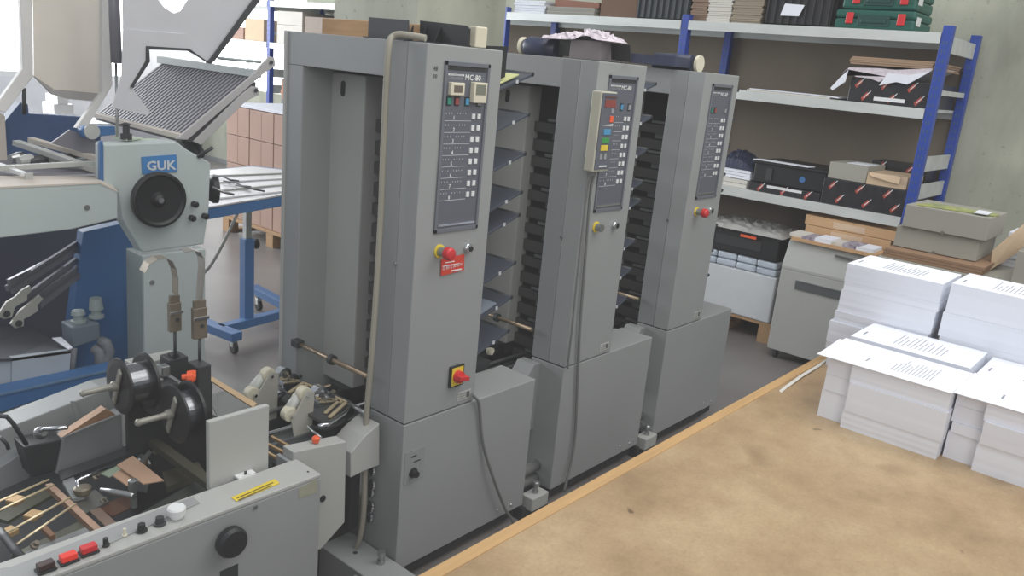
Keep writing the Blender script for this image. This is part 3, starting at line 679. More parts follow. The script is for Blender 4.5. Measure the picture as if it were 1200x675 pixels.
wrapped(5.34, 5.80, 1.908,2.396, LW, LW+.055, 'flat black box with red print under the black bin on the lower shelf', seed=4)
solo('paper_label', MB().box(5.335, 5.339, 2.027,2.267,1.055,1.072), WHITE, 'white label on the flat box under the black bin', 'label')
t = thing('storage_bin', 'black plastic bin with a white sheet across its rim on the lower shelf', 'bin', (5.55, 2.0, LW+.057))
by0, by1 = 1.901,2.391
MB().box(5.37, 5.80, by0, by1, LW+.057, LW+.19).build('body', BLACK, t, .008)
MB().box(5.355, 5.81, by0-.012, by1+.012, LW+.185, LW+.20).build('rim', BLACK, t, .004)
MB().box(5.363, 5.37, by1-.13, by1-.09, LW+.08, LW+.16).build('latch', DARK, t)
MB().lathe((5.37, by0+.15, LW+.12), (-1,0,0), [(0,.02),(.002,.02)]).build('blue_mark', BLUEM, t)
solo('paper_sheet', MB().prism([(5.35,by1+.01,LW+.205),(5.35,by0+.12,LW+.205),(5.42,by0+.10,LW+.207),(5.42,by1-.02,LW+.207)], (0,0,.004)), PAPER, 'white sheet lying on the front rim of the black bin', 'paper')
wrapped(5.34, 5.88, 1.392, 1.899, LW, LW+.16, 'wide black box with three diagonal red and white prints on the lower shelf', seed=6)
t = thing('grey_box', 'grey cardboard box with a white sheet on the wide black box', 'box', (5.5, 1.65, LW+.16))
g0, g1 = 1.650,1.889
MB().box(5.36, 5.70, g0, g1, LW+.162, LW+.265).build('box_body', GREYC, t, .003)
MB().box(5.40, 5.60, g0+.01, g1-.09, LW+.266, LW+.269).build('sheet', PAPER, t)
solo('open_carton', MB().box(5.36, 5.70, 1.409, g0-.004, LW+.162, LW+.235).prism([(5.36,g0-.006,LW+.235),(5.36,g0-.20,LW+.235),(5.345,g0-.20,LW+.19),(5.345,g0-.08,LW+.205),(5.345,g0-.03,LW+.215)], (-.002,0,0)), CARDL, 'light cardboard carton beside the grey box on the wide black box', 'carton')
wrapped(5.72, 5.95, 1.40, 1.75, LW+.162, LW+.285, 'flat black printed box at the back of the lower shelf behind the cartons', seed=9)

# beneath the lower shelf: pallet with wrapped reams and a black crate
def pallet(x0, x1, y0, y1, z1, label):
    t = thing('pallet', label, 'pallet', ((x0+x1)/2, (y0+y1)/2, 0), )
    for k in range(5):
        x = x0 + (x1-x0-.1)*k/4; MB().box(x, x+.1, y0, y1, z1-.022, z1).build('deck_board', WOOD, t, .002)
    for y in (y0, (y0+y1)/2-.05, y1-.1):
        MB().box(x0, x1, y, y+.1, z1-.044, z1-.022).build('stringer', WOOD, t, .002)
        for x in (x0, (x0+x1)/2-.05, x1-.1): MB().box(x, x+.1, y, y+.1, .02, z1-.044).build('block', WOOD, t, .002)
        MB().box(x0, x1, y, y+.1, 0, .02).build('bottom_board', WOOD, t)
    return t
pallet(5.33, 5.95, 2.05, 2.85, .145, 'wooden pallet under the wrapped white block beside the grey cabinet')
solo('paper_block', MB().box(5.32, 5.95, 2.08, 2.84, .147, .47), mat('wrapped_white', (206,210,214), .4, var=.03, bump=.3, bscale=12), 'large white film-wrapped block on the pallet', 'paper block', bevel=.01)
for k in range(2):
    mb = MB(); rnd = random.Random(k)
    for q in range(5):
        y = 2.09 + q*.15; mb.box(5.31+rnd.uniform(0,.01), 5.90, y, y+.144, .472+k*.05, .518+k*.05)
    solo('wrapped_reams', mb, mat('ream_wrap', (190,200,212), .25, var=.15, scale=14), ('lower' if k == 0 else 'upper') + ' layer of film-wrapped bundles between the white block and the black bin', 'wrapped bundles', bevel=.012)
t = thing('storage_bin', 'shallow black bin with plastic film on top, below the lower shelf', 'bin', (5.6, 2.4, .572))
MB().box(5.31, 5.85, 2.10, 2.69, .572, .735).build('body', BLACK, t, .012)
MB().box(5.298, 5.86, 2.085, 2.705, .722, .74).build('rim', BLACK, t, .004)
MB().box(5.306, 5.312, 2.22, 2.56, .62, .69).build('front_recess', DARKER, t, .003)
pf = MB(); nx, ny = 22, 12; vs = []; fs = []
for j in range(ny):
    for i in range(nx):
        u_, v_ = i/(nx-1), j/(ny-1); e = math.sin(math.pi*u_)**.3*math.sin(math.pi*v_)**.3
        vs.append((5.27+.55*v_, 2.07+.64*u_+random.uniform(-.01,.01), .742+e*(.02+.022*random.random())))
for j in range(ny-1):
    for i in range(nx-1): fs.append((j*nx+i, j*nx+i+1, (j+1)*nx+i+1, (j+1)*nx+i))
solo('plastic_bag', MB().add(vs, fs), CLEARW, 'greyish clear plastic bag heaped on the shallow black bin', 'plastic bag')
MB().box(5.288, 5.294, 2.259,2.374,0.703,0.721).build('orange_label', ORANGE, t, label='orange label')

# grey cabinet on casters
t = thing('grey_cabinet', 'pale grey wheeled cabinet with a sloping upper front and a dark slot', 'cabinet', (5.3, 1.6, 0))
MB().prism([(5.08,1.24,.06),(5.08,1.24,.60),(5.22,1.24,.60),(5.22,1.24,.06)], (0,.73,0)).build('lower_body', GREYL, t, .004)
MB().prism([(5.22,1.25,.06),(5.22,1.25,.80),(5.30,1.25,.80),(5.30,1.25,.06)], (0,.70,0)).build('back_body', GREYD, t, .002)
MB().prism([(5.08,1.24,.60),(5.08,1.24,.62),(5.14,1.24,.785),(5.28,1.24,.785),(5.28,1.24,.60)], (0,.73,0)).build('upper_cover', GREYL, t, .004)
MB().box(5.28, 5.32, 1.24, 1.97, .06, .785).build('rear_panel', GREYD, t)
MB().box(5.072, 5.082, 1.30, 1.86, .49, .545).build('slot', mat('slot_grey', (84,88,90), .5), t, .001)
MB().box(5.068, 5.082, 1.30, 1.86, .545, .550).build('slot_edge', GREYD, t)
MB().box(5.10, 5.115, 1.55, 1.66, .742, .752).build('handle', STEEL, t)
for y in (1.29, 1.92):
    for x in (5.12, 5.27):
        c_ = MB().lathe((x, y-.012, .032), (0,1,0), [(0,.02),(.003,.032),(.021,.032),(.024,.02)]).build('caster', DARK, t)
t = thing('magazine_pile', 'low pile of printed magazines in a brown tray on the grey cabinet', 'magazines', (5.2, 1.7, .787))
MB().box(5.10, 5.31, 1.42, 1.95, .787, .806).build('tray', WOODL, t)
rnd = random.Random(3)
for k in range(6):
    y = 1.45 + k*.085; MB().box(5.11+rnd.uniform(0,.02), 5.29, y, y+.10, .807, .822+rnd.uniform(0,.012)).build('magazine', [PAPER, mat('magazine_mix', (190,186,200), .5, col2=(90,76,104), scale=40), PAPERB][k % 3], t)
def carton(x0, x1, y0, y1, z0, z1, label, m=CARD):
    t = thing('cardboard_carton', label, 'carton', ((x0+x1)/2, (y0+y1)/2, z0), 'flat brown cartons on the grey cabinet')
    MB().box(x0, x1, y0, y1, z0, z1).build('carton_body', m, t, .004)
    MB().box(x0-.001, x0, (y0+y1)/2-.10, (y0+y1)/2+.10, z0+.01, z1-.015).build('tape', mat('clear_tape', (212,186,160), .3), t)
    return t
carton(5.335, 5.80, 1.42, 1.96, .80, .865, 'lower flat brown carton with tape behind the grey cabinet top')
carton(5.335, 5.80, 1.40, 1.97, .867, .93, 'upper flat brown carton with tape, right under the lower shelf')
solo('carton_stand', MB().box(5.34, 5.85, 1.40, 1.97, 0, .798), mat('dark_carton', (112,86,68), .8), 'dark carton standing behind the grey cabinet, carrying the flat brown cartons', 'carton')

# low bench at the right behind the paper stacks
t = thing('side_bench', 'low grey bench at the right wall carrying grey archive boxes', 'bench', (4.8, .1, 0))
MB().box(4.40, 5.10, -1.6, 1.22, .90, .93).build('bench_top', GREYC, t, .003)
for x in (4.45, 5.0):
    for y in (-1.5, 1.12): MB().box(x, x+.05, y, y+.05, 0, .90).build('leg', GREYD, t)
sheets('brown_boards', 4.42, 4.95, .74, 1.20, .932, .975, mat('board_brown', (150,118,92), .8), 'brown boards lying under the two grey archive boxes', 'boards', 3, 8)
def archive(x0, x1, y0, y1, z0, z1, label):
    t = thing('archive_box', label, 'archive box', ((x0+x1)/2, (y0+y1)/2, z0), 'grey archive boxes on the bench')
    MB().box(x0, x1, y0, y1, z0, z1).build('box_body', GREYC, t, .003)
    MB().lathe((x0-.001, (y0+y1)/2, z0+.002), (1,0,0), [(0,.010),(.001,.010)], 14).build('thumb_notch', mat('notch', (110,106,98), .8), t)
    return t
archive(4.52, 4.90, .80, 1.19, .977, 1.085, 'lower grey archive box of the pair behind the paper stacks')
archive(4.50, 4.88, .775, 1.165, 1.087, 1.20, 'upper grey archive box with yellow green film on it')
solo('green_film', MB().prism([(4.52,1.12,1.202),(4.58,.78,1.202),(4.66,.77,1.202),(4.70,1.08,1.202)], (0,0,.006)), mat('yellow_green_film', (200,206,110), .25, col2=(140,150,110), scale=20), 'yellow green shiny film on the upper archive box', 'film')
solo('paper_sheet', MB().prism([(4.53,.86,1.209),(4.53,.80,1.209),(4.64,.80,1.212),(4.64,.86,1.212)], (0,0,.004)), PAPER, 'crumpled white paper at the right end of the green film', 'paper')
solo('carton_flap', MB().prism([(4.62,.755,1.03),(4.80,.66,1.19),(4.80,.655,1.04),(4.62,.745,.935)], (.004,.004,0)), CARDL, 'light brown cardboard flap leaning beside the grey archive boxes', 'cardboard')
archive(4.42, 4.80, .22, .62, .932, 1.085, 'single grey archive box at the right edge of the photo')
sheets('paper_pile', 4.44, 4.78, .26, .60, 1.087, 1.105, PAPER, 'white sheets on the single archive box at the right edge', 'paper pile', 4, 12)
sheets('paper_pile', 4.85, 5.08, .40, .74, .932, 1.11, PAPER, 'white paper pile behind the single archive box', 'paper pile', 8, 13)
solo('envelope_bundle', MB().prism([(4.95,.36,1.12),(4.95,.05,1.12),(4.95,.05,1.20),(4.95,.36,1.185)], (.12,0,0)), mat('red_brown_env', (186,120,90), .7, var=.1), 'red-brown envelope bundle at the right edge of the photo', 'envelopes', bevel=.006)
solo('paper_pile', MB().box(4.86, 5.09, -.1, .38, .932, 1.115), PAPERB, 'off-white paper pile carrying the red-brown envelopes', 'paper pile')

# far left part of the rack: boxes and books seen past the nearest tower
rnd = random.Random(5)
def plain(name, a, m, label, cat, group=None, bevel=.003): return solo(name, MB().box(*a), m, label, cat, group, bevel)
for k, (a, m_, l) in enumerate((((5.36,5.8,8.25,8.62,1.668,1.90), CARDL, 'light carton on the middle shelf left of the far blue post'),
      ((5.36,5.8,8.65,8.95,1.668,1.80), CARDP, 'small pinkish carton on the middle shelf left of the far blue post'),
      ((5.36,5.8,7.55,8.00,1.668,1.86), PAPERB, 'white carton on the middle shelf right of the far blue post'),
      ((5.36,5.8,7.55,8.00,1.862,2.0), PAPERB, 'second white carton stacked right of the far blue post'),
      ((5.36,5.8,6.9,7.50,1.668,1.96), mat('grey_brown_box', (150,138,128), .8), 'grey-brown box on the middle shelf behind the nearest tower post'),
      ((5.36,5.8,7.0,7.9,1.022,1.30), mat('dark_grey_case', (92,96,100), .6), 'dark grey case on the lower shelf right of the far blue post'))):
    plain('carton', a, m_, l, 'carton')
def brown(a, k, label):
    t = thing('shipping_box', label, 'box', ((a[0]+a[1])/2, (a[2]+a[3])/2, a[4]), 'brown shipping boxes on the rear pallets')
    MB().box(*a).build('box_body', CARDP, t, .004)
    MB().box(a[0]-.001, a[0], (a[2]+a[3])/2-.002, (a[2]+a[3])/2+.002, a[4]+.01, a[5]-.01).build('seam', mat('seam_brown', (140,108,96), .8), t)
    return t
names = ['front', 'second', 'third', 'fourth']
for r in range(4):
    for k in range(4):
        y = 5.25+.36*k + .0; z = .14 + r*.245
        brown((3.98, 4.40, y, y+.35, z, z+.24), k, 'brown shipping box, %s from the right in the %s layer of the rear stack' % (names[k], ['bottom','second','third','top'][r]))
for r in range(4):
    z = .14+r*.245; brown((4.42, 4.95, 5.25, 5.62, z, z+.24), r, 'brown shipping box at the right face of the rear stack, %s layer' % ['bottom','second','third','top'][r])
pallet(3.95, 4.97, 5.22, 6.70, .138, 'wooden pallet under the brown shipping boxes')
sheets('paper_pile', 4.0, 4.9, 5.3, 6.6, 1.122, 1.15, PAPER, 'white sheets covering the brown shipping boxes', 'paper pile', 3, 20)
sheets('wood_bundle', 4.75, 5.2, 6.2, 7.0, 1.16, 1.34, mat('reddish_wood', (176,118,88), .7, var=.2, scale=8), 'reddish wooden slats piled behind the shipping boxes', 'slats', 4, 22)
plain('slat_carton', (4.98, 5.25, 6.1, 7.1, 0, 1.155), CARDP, 'tall brown carton under the reddish slats', 'carton')

# ---------------------------------------------------------------- stitching and folding unit in the foreground
t = thing('stitching_unit', 'low grey stitching machine in the left foreground with a push button strip', 'stitching machine', (.5, 1.9, 0))
ux = 1.236
MB().box(-.6, ux, 1.611, 1.625, .08, .604).build('front_panel', GREY, t, .003)
MB().box(-.6, ux, 1.611, 1.722, .6045, .616).build('top_ledge', GREYL, t, .003)
MB().box(ux-.012, ux, 1.626, 1.80, .08, .602).build('end_panel', GREY, t, .002)
MB().box(-.6, .99, 1.714, 1.722, .30, .604).build('inner_wall', DARKER, t)
MB().box(-.6, 1.24, 1.722, 2.62, .30, .32).build('floor_pan', DARKER, t)
MB().box(-.5, 1.2, 1.63, 2.4, .0, .30).build('base_body', DARKER, t)
MB().prism([(0.497,1.698,0.617),(0.516,1.689,0.617),(0.827,1.708,0.617),(0.927,1.710,0.617),(0.925,1.675,0.617),(0.572,1.628,0.617),(0.530,1.619,0.617),(0.470,1.617,0.617)], (0,0,.0015)).build('button_strip', mat('strip_grey', (148,150,150), .5), t)
def button(px, w, m, nm, h=.014):
    c = Vector(px); MB().box(c.x-w*1.15, c.x+w*1.15, c.y-.013, c.y+.013, .618, .623).build('button_base', BLACK, t, .001)
    MB().box(c.x-w, c.x+w, c.y-.010, c.y+.010, .623, .623+h).build(nm, m, t, .002)
button((0.561,1.634,0.620), .016, mat('dark_red_black', (62,40,40), .4), 'push_button')
button((0.606,1.635,0.620), .016, mat('lit_red', (224,60,48), .3, emit=.15), 'push_button')
button((0.649,1.639,0.620), .016, RED, 'push_button')
for p, r, m_ in (((0.687,1.643,0.618), .006, BLACK), ((0.733,1.653,0.618), .004, CREAM), ((0.769,1.648,0.618), .009, BLACK), ((0.812,1.649,0.618), .010, DARK)):
    MB().lathe(p, (0,0,1), [(0,r*1.4),(.003,r*1.4),(.004,r),(.018,r*.9)]).build('dial', m_, t)
MB().lathe((0.854,1.651,0.618), (0,0,1), [(0,.014),(.008,.014),(.009,.020),(.024,.021),(.028,.018)]).build('white_cap', WHITE, t)
MB().lathe((0.958,1.611,0.539), (0,-1,0), [(0,.020),(.012,.020),(.014,.038),(.030,.039),(.040,.034),(.043,.015)], 36).build('hand_knob', BLACK, t)
yl = MB().prism([(0.995,1.650,0.617),(1.127,1.662,0.617),(1.124,1.634,0.617),(0.995,1.626,0.617)], (0,0,.001)).build('yellow_label', YELLOW, t)
MB().prism([(1.003,1.640,0.618),(1.114,1.650,0.618),(1.113,1.645,0.618),(1.002,1.635,0.618)], (0,0,.0004)).build('label_text_line', mat('label_ink', (120,104,40), .6), yl)
MB().prism([(1.001,1.630,0.618),(1.102,1.640,0.618),(1.102,1.635,0.618),(1.000,1.624,0.618)], (0,0,.0004)).build('label_text_line', mat('label_ink', (120,104,40), .6), yl)
MB().prism([(1.165,1.611,0.597),(1.221,1.611,0.607),(1.226,1.611,0.565),(1.166,1.611,0.566)], (0,-.0008,0)).build('glue_patch', mat('old_tape', (156,156,138), .4, var=.1, scale=30), t)
MB().lathe((1.037,1.611,0.593), (0,-1,0), [(0,.006),(.004,.005)]).build('screw', STEEL, t)
MB().lathe((1.216,1.641,0.616), (0,0,1), [(0,.003),(.001,.003)]).build('screw', DARKER, t)
MB().box(.941, .99, 1.6095, 1.6115, .38, .452).build('lower_hatch', DARK, t)
# right hand cover beside the first tower
MB().prism([(1.238,1.740,.628),(1.422,1.740,0.603),(1.429,1.740,0.332),(1.343,1.740,0.275),(1.238,1.740,.30)], (0,.05,0)).build('end_cover', GREYL, t, .003)
MB().lathe((1.343,1.740,0.445), (0,-1,0), [(0,.010),(.003,.010),(.004,.006)]).build('cover_latch', BLACK, t)
# bevelled guard next to the tower
MB().prism([(1.494,1.800,0.433),(1.490,1.800,0.519),(1.541,1.800,0.558),(1.601,1.800,0.587),(1.610,1.800,0.438),(1.541,1.800,0.438)], (0,.10,0)).build('bevelled_guard', GREYL, t, .003)
# upright guard plate
MB().box(.985, 1.157, 1.735, 1.752, .60, .792).build('guard_plate', GREYL, t, .003)
MB().box(1.055, 1.105, 1.715, 1.736, .616, .622).build('plate_foot', WHITE, t)
MB().cyl((1.08,1.722,.616), (1.08,1.722,.63), .004, 8).build('screw', DARK, t)

# interior rails, rods and fittings
MB().prism([(0.813,2.230,0.500),(1.074,2.262,0.500),(1.070,2.222,0.500),(0.801,2.178,0.500)], (0,0,.01)).build('inner_rail', DARK, t)
MB().prism([(0.749,1.885,0.470),(1.133,2.012,0.470),(1.154,1.955,0.470),(0.742,1.820,0.470)], (0,0,.01)).build('inner_rail', mat('dull_green_steel', (96,100,96), .4, .5), t)
MB().prism([(0.621,1.930,0.480),(0.792,1.949,0.480),(0.779,1.919,0.480),(0.606,1.888,0.480)], (0,0,.008)).build('inner_rail', GREYD, t)
MB().bar((0.757,2.145,0.520), (0.734,1.781,0.560), .016, .016).build('cross_bar', COPPER, t)
MB().bar((0.822,2.198,0.500), (0.800,2.068,0.500), .03, .01).build('cross_plate', GREYD, t)
MB().tube([(0.554,1.872,0.600),(0.553,1.837,0.600),(0.551,1.773,0.600),(0.551,1.702,0.600)], .009, 12).build('bent_bar', DARK, t)
for a, b in (((0.559,2.059,0.560),(0.745,2.108,0.560)), ((0.564,2.019,0.560),(0.744,2.074,0.560)), ((0.589,1.909,0.570),(0.742,1.970,0.570)), ((0.573,1.841,0.570),(0.741,1.933,0.570)), ((0.521,1.881,0.570),(0.589,1.909,0.570))):
    MB().cyl(a, b, .0028, 8).build('guide_wire', GOLD, t)
for a, b, w_ in (((0.649,2.100,0.530),(0.678,2.114,0.530),.03), ((0.655,2.001,0.530),(0.684,2.017,0.530),.03), ((0.584,1.964,0.530),(0.617,1.974,0.530),.03), ((0.683,1.991,0.500),(0.683,1.930,0.500),.014)):
    MB().bar(a, b, w_, .014).build('wire_clamp', BRASS if w_ > .02 else COPPER, t, .002)
MB().bar((0.640,2.154,0.460), (0.791,2.225,0.460), .05, .01).build('deck_bar', mat('olive_steel', (98,98,84), .5, .3), t)
MB().bar((0.610,1.956,0.460), (0.787,2.001,0.460), .04, .01).build('deck_bar', MATS['olive_steel'], t)
MB().prism([(0.791,2.091,0.480),(0.859,2.104,0.480),(0.859,2.023,0.480),(0.783,1.999,0.480)], (0,0,.012)).build('clamp_plate', mat('worn_steel', (122,122,116), .4, .6), t)
MB().lathe((0.817,2.082,0.500), (0,0,1), [(0,.016),(.01,.022),(.022,.022),(.025,.016)]).build('clamp_disc', LEATH, t)
MB().prism([(0.801,2.005,0.490),(0.827,2.005,0.490),(0.827,1.908,0.490),(0.800,1.900,0.490)], (0,0,.004)).build('brown_pad', mat('pad_brown', (134,112,98), .7), t)
MB().prism([(0.829,2.026,0.480),(0.919,2.042,0.480),(0.915,1.976,0.480),(0.840,1.961,0.480)], (0,0,.003)).build('rust_plate', mat('rust', (98,64,46), .7, var=.2), t)
MB().tube([(0.820,1.977,0.560),(0.841,1.943,0.560),(0.863,1.908,0.560),(0.867,1.894,0.560)], [.006,.008,.008,.008], 14).build('clamp_lever', STEEL, t)
MB().lathe((0.888,1.943,0.500), (0,0,1), [(0,.009),(.05,.009),(.051,.012),(.078,.012),(.08,.006)]).build('clamp_post', STEEL, t)
MB().tube([(0.810,2.089,0.520),(0.814,2.110,0.530),(0.826,2.106,0.535),(0.898,2.121,0.535)], .005, 10).build('steel_hook', CHROME, t)
MB().prism([(0.891,2.143,0.510),(0.954,2.161,0.510),(0.944,2.124,0.510),(0.899,2.110,0.510)], (0,0,.003)).build('green_strip', mat('pale_green', (150,166,144), .5), t)
MB().prism([(0.959,2.089,0.530),(1.037,2.158,0.530),(1.035,2.139,0.530),(0.959,2.064,0.530)], (0,0,.004)).build('steel_strip', STEEL, t)
MB().bar((1.079,2.243,0.520), (1.078,1.878,0.520), .03, .02).build('diagonal_bar', mat('olive_steel2', (84,82,70), .5, .3), t)
for a, b, r in (((1.086,2.312,0.520),(1.070,2.243,0.480),.006), ((1.092,2.399,0.500),(1.057,2.198,0.460),.005), ((1.092,2.254,0.520),(1.036,2.196,0.460),.007)):
    MB().cyl(a, b, r, 10).build('linkage_rod', COPPER if r > .0055 else STEEL, t)
for p, r in (((1.085,2.252,0.500),.014), ((1.035,2.215,0.480),.012), ((1.071,2.192,0.500),.010), ((0.880,2.150,0.500),.010), ((0.756,2.076,0.500),.009), ((0.638,1.922,0.500),.010), ((0.847,2.034,0.490),.007)):
    MB().lathe(p, (.3,-.6,1), [(0,r),(.006,r),(.008,r*.6),(.016,r*.6)], 12).build('bolt', STEEL if r > .01 else LEATH, t)
MB().prism([(1.047,2.106,0.460),(1.155,2.098,0.460),(1.139,2.031,0.460),(1.017,2.017,0.460)], (0,0,.02)).build('lower_plate', mat('olive_steel2', (84,82,70), .5, .3), t)
MB().prism([(0.948,2.105,0.490),(0.983,2.051,0.490),(0.952,2.004,0.490),(0.923,2.052,0.490)], (0,0,.003)).build('film_scrap', mat('dull_steel', (120,124,126), .35, .6), t)
# rear casing with sloping lid and levers
MB().prism([(0.660,2.450,0.556),(0.746,2.450,0.569),(1.040,2.450,0.621),(1.104,2.450,0.619),(1.101,2.450,0.532),(0.921,2.450,0.497),(0.808,2.450,0.482),(0.652,2.450,0.453)], (0,.10,0)).build('rear_lid', GREY, t, .003)
MB().prism([(0.867,2.320,0.563),(1.034,2.320,0.591),(1.033,2.320,0.461),(0.841,2.320,0.453)], (0,.05,0)).build('rear_casing', GREYD, t, .003)
MB().prism([(0.765,2.330,0.559),(0.873,2.330,0.552),(0.871,2.330,0.460),(0.781,2.330,0.458)], (0,.08,0)).build('dark_housing', DARK, t, .004)
MB().prism([(0.845,2.280,0.583),(0.970,2.280,0.637),(0.999,2.280,0.610),(0.911,2.280,0.598)], (0,.03,0)).build('copper_guide', mat('worn_copper', (172,134,104), .5, .3, var=.2, scale=30), t)
MB().prism([(0.680,2.400,0.464),(0.792,2.400,0.512),(0.800,2.400,0.422),(0.675,2.400,0.399)], (0,.05,0)).build('rear_casing', GREYD, t, .003)
MB().tube([(0.799,2.300,0.610),(0.803,2.280,0.622),(0.824,2.260,0.625),(0.848,2.240,0.629)], .006, 12).build('lever_handle', CHROME, t)
MB().lathe((0.805,2.320,0.595), (0,-1,.3), [(0,.018),(.01,.018),(.02,.010),(.03,.008)]).build('lever_hub', STEEL, t)
MB().tube([(0.691,2.300,0.687),(0.719,2.300,0.676),(0.734,2.300,0.650),(0.762,2.300,0.580)], .006, 12).build('curved_handle', DARK, t)
MB().tube([(0.699,2.300,0.622),(0.714,2.300,0.597),(0.717,2.300,0.581)], .005, 10).build('curved_handle', DARK, t)
MB().prism([(0.927,2.420,0.624),(0.941,2.420,0.620),(0.958,2.420,0.554),(0.943,2.420,0.553)], (0,-.003,0)).build('lid_slot', GREYD, t)
# stitching heads
def fybox(f, y0, y1, nm, m, bev=.003): return MB().box(f[0], f[1], y0, y1, f[2], f[3]).build(nm, m, t, bev)
fybox((1.115,1.173,0.703,0.787), 2.18, 2.24, 'stitch_head', DARK)
fybox((1.148,1.190,0.639,0.789), 2.08, 2.14, 'stitch_head', DARK)
fybox((1.129,1.152,0.768,0.797), 2.19, 2.22, 'head_block', DARK)
fybox((1.082,1.107,0.747,0.779), 2.16, 2.19, 'head_block', STEEL)
fybox((1.154,1.185,0.562,0.737), 2.14, 2.20, 'head_column', DARKER)
fybox((1.005,1.274,0.324,0.666), 2.22, 2.24, 'dark_backing', DARKER)
MB().lathe((1.088,2.060,0.780), (.8,-.5,0), [(0,.008),(.012,.009),(.014,.017),(.028,.019),(.034,.012)], 10).build('wing_knob', ORANGE, t)
MB().lathe((1.108,2.060,0.780), (.8,-.5,0), [(0,.010),(.012,.016),(.02,.014)], 8).build('wing_knob_end', ORANGE, t)
MB().bar((1.051,2.300,0.751), (1.194,2.300,0.752), .06, .012).build('top_rail', GREYL, t, .002)
MB().bar((1.036,2.220,0.777), (1.111,2.140,0.711), .012, .012).build('head_arm', GREYL, t, .002)
MB().bar((1.086,2.220,0.760), (1.132,2.140,0.716), .018, .01).build('head_arm', GREYD, t, .002)
MB().bar((1.045,2.180,0.735), (1.117,2.180,0.739), .008, .008).build('head_arm', STEEL, t, .001)
fybox((1.041,1.110,0.641,0.739), 2.12, 2.2, 'feed_box', DARK)
fybox((1.070,1.105,0.685,0.729), 2.105, 2.11, 'note_plate', mat('bluish_white', (196,204,216), .4), .001)
def tension(px, py, Yp, arc, label_idx):
    (x0, x1, z0, z1) = px
    b_ = MB().box(x0, x1, Yp-.006, Yp+.012, z0, z1).build('tension_bracket', LEATH, t, .002)
    MB().box(x0-.002, x1+.004, Yp-.010, Yp-.006, z0+(z1-z0)*.62, z0+(z1-z0)*.72).build('bracket_clip', CHROME if label_idx else STEEL, b_, .001)
    MB().lathe(((x0+x1)/2+.004, Yp-.006, z0+(z1-z0)*.42), (0,-1,0), [(0,.006),(.004,.005)]).build('bracket_screw', DARK, b_)
    MB().box(x0+.003, x1-.003, Yp-.004, Yp+.008, z1, z1+.022).build('bracket_top', LEATH, b_, .001)
    MB().cyl(((x0+x1)/2, Yp+.003, z0-.085), ((x0+x1)/2, Yp+.003, z0), .0045, 10).build('tension_rod', DARK, b_)
    MB().ribbon(arc, (.004,.042,0), .0015).build('wire_guide_band', LEATH if not label_idx else mat('grey_band', (150,146,138), .35, .6), t)
tension((1.116,1.151,0.873,0.960), 0, 2.18, [(1.042,2.180,1.066),(1.055,2.180,1.089),(1.079,2.180,1.100),(1.104,2.180,1.100),(1.121,2.180,1.088),(1.131,2.180,1.064),(1.136,2.180,1.036),(1.135,2.180,0.985)], 0)
tension((1.156,1.198,0.860,0.954), 0, 2.12, [(1.128,2.120,1.128),(1.153,2.120,1.130),(1.171,2.120,1.123),(1.181,2.120,1.104),(1.184,2.120,1.076),(1.180,2.120,1.031),(1.175,2.120,0.976)], 1)
# spools of stitching wire held on the machine
def spool(c, label, L_):
    s = thing('wire_spool', label, 'wire spool', c, 'spools of stitching wire')
    c = Vector(c)
    MB().lathe(c, (1,0,0), [(0,.064),(.002,.080),(.008,.080),(.010,.074)], 36).build('flange', BLACK, s)
    MB().lathe(c+Vector((.010,0,0)), (1,0,0), [(0,.056),(L_,.056)], 36).build('wire_coil', mat('bright_wire', (128,130,134), .25, .9, var=.12, scale=40, stretch=(30,1,1)), s)
    MB().lathe(c+Vector((.010+L_,0,0)), (1,0,0), [(0,.074),(.002,.081),(.010,.081),(.012,.06)], 36).build('flange', BLACK, s)
    MB().obox(c+Vector((-.004,0,0)), (.004,0,0), (0,.006,.008), (0,-.024,.054)).build('cross_arm', mat('cast_grey', (150,148,138), .45, .3), s, .003)
    h = MB().lathe(c+Vector((-.004,0,.004)), (-1,0,.0), [(0,.014),(.012,.014),(.016,.010),(.03,.008),(.085,.0085),(.092,.010),(.098,.006)], 18).build('crank_handle', mat('cast_grey', (150,148,138), .45, .3), s)
    return s
spool((0.956,2.160,0.751), 'upper left wire spool with black flanges, nearer the pale folder', .062)
spool((1.009,1.960,0.724), 'lower right wire spool with black flanges, beside the upright grey plate', .035)

# brass ruler and infeed plates between the unit and the first tower
MB().prism([(1.278,2.259,0.660),(1.298,2.263,0.660),(1.295,2.007,0.660),(1.270,1.987,0.660)], (0,0,.004)).build('brass_ruler', BRASS, t)
MB().prism([(1.356,2.398,0.530),(1.567,2.410,0.530),(1.547,2.173,0.530),(1.266,2.144,0.530)], (0,0,.008)).build('infeed_plate', mat('plate_grey', (128,130,128), .4, .3), t, .001)
MB().prism([(1.278,2.245,0.539),(1.292,2.249,0.539),(1.294,2.191,0.539),(1.277,2.181,0.539)], (0,0,.0008)).build('plate_slot', DARKER, t)
MB().prism([(1.390,2.071,0.500),(1.622,2.155,0.500),(1.607,1.995,0.500),(1.381,1.935,0.500)], (0,0,.006)).build('infeed_plate', mat('plate_grey', (128,130,128), .4, .3), t, .001)
for a, b in (((1.262,1.907,0.580),(1.273,1.803,0.580)), ((1.298,1.935,0.580),(1.305,1.817,0.580)), ((1.233,1.862,0.580),(1.238,1.785,0.580))):
    MB().bar(a, b, .008, .008).build('guide_bar', BRASS, t)
MB().cyl((1.371,1.860,0.620), (1.358,1.777,0.620), .004, 8).build('adjuster_rod', STEEL, t)
MB().lathe((1.331,1.764,0.620), (0,0,1), [(0,.010),(.012,.012),(.018,.007)], 10).build('adjuster_knob', ORANGE, t)
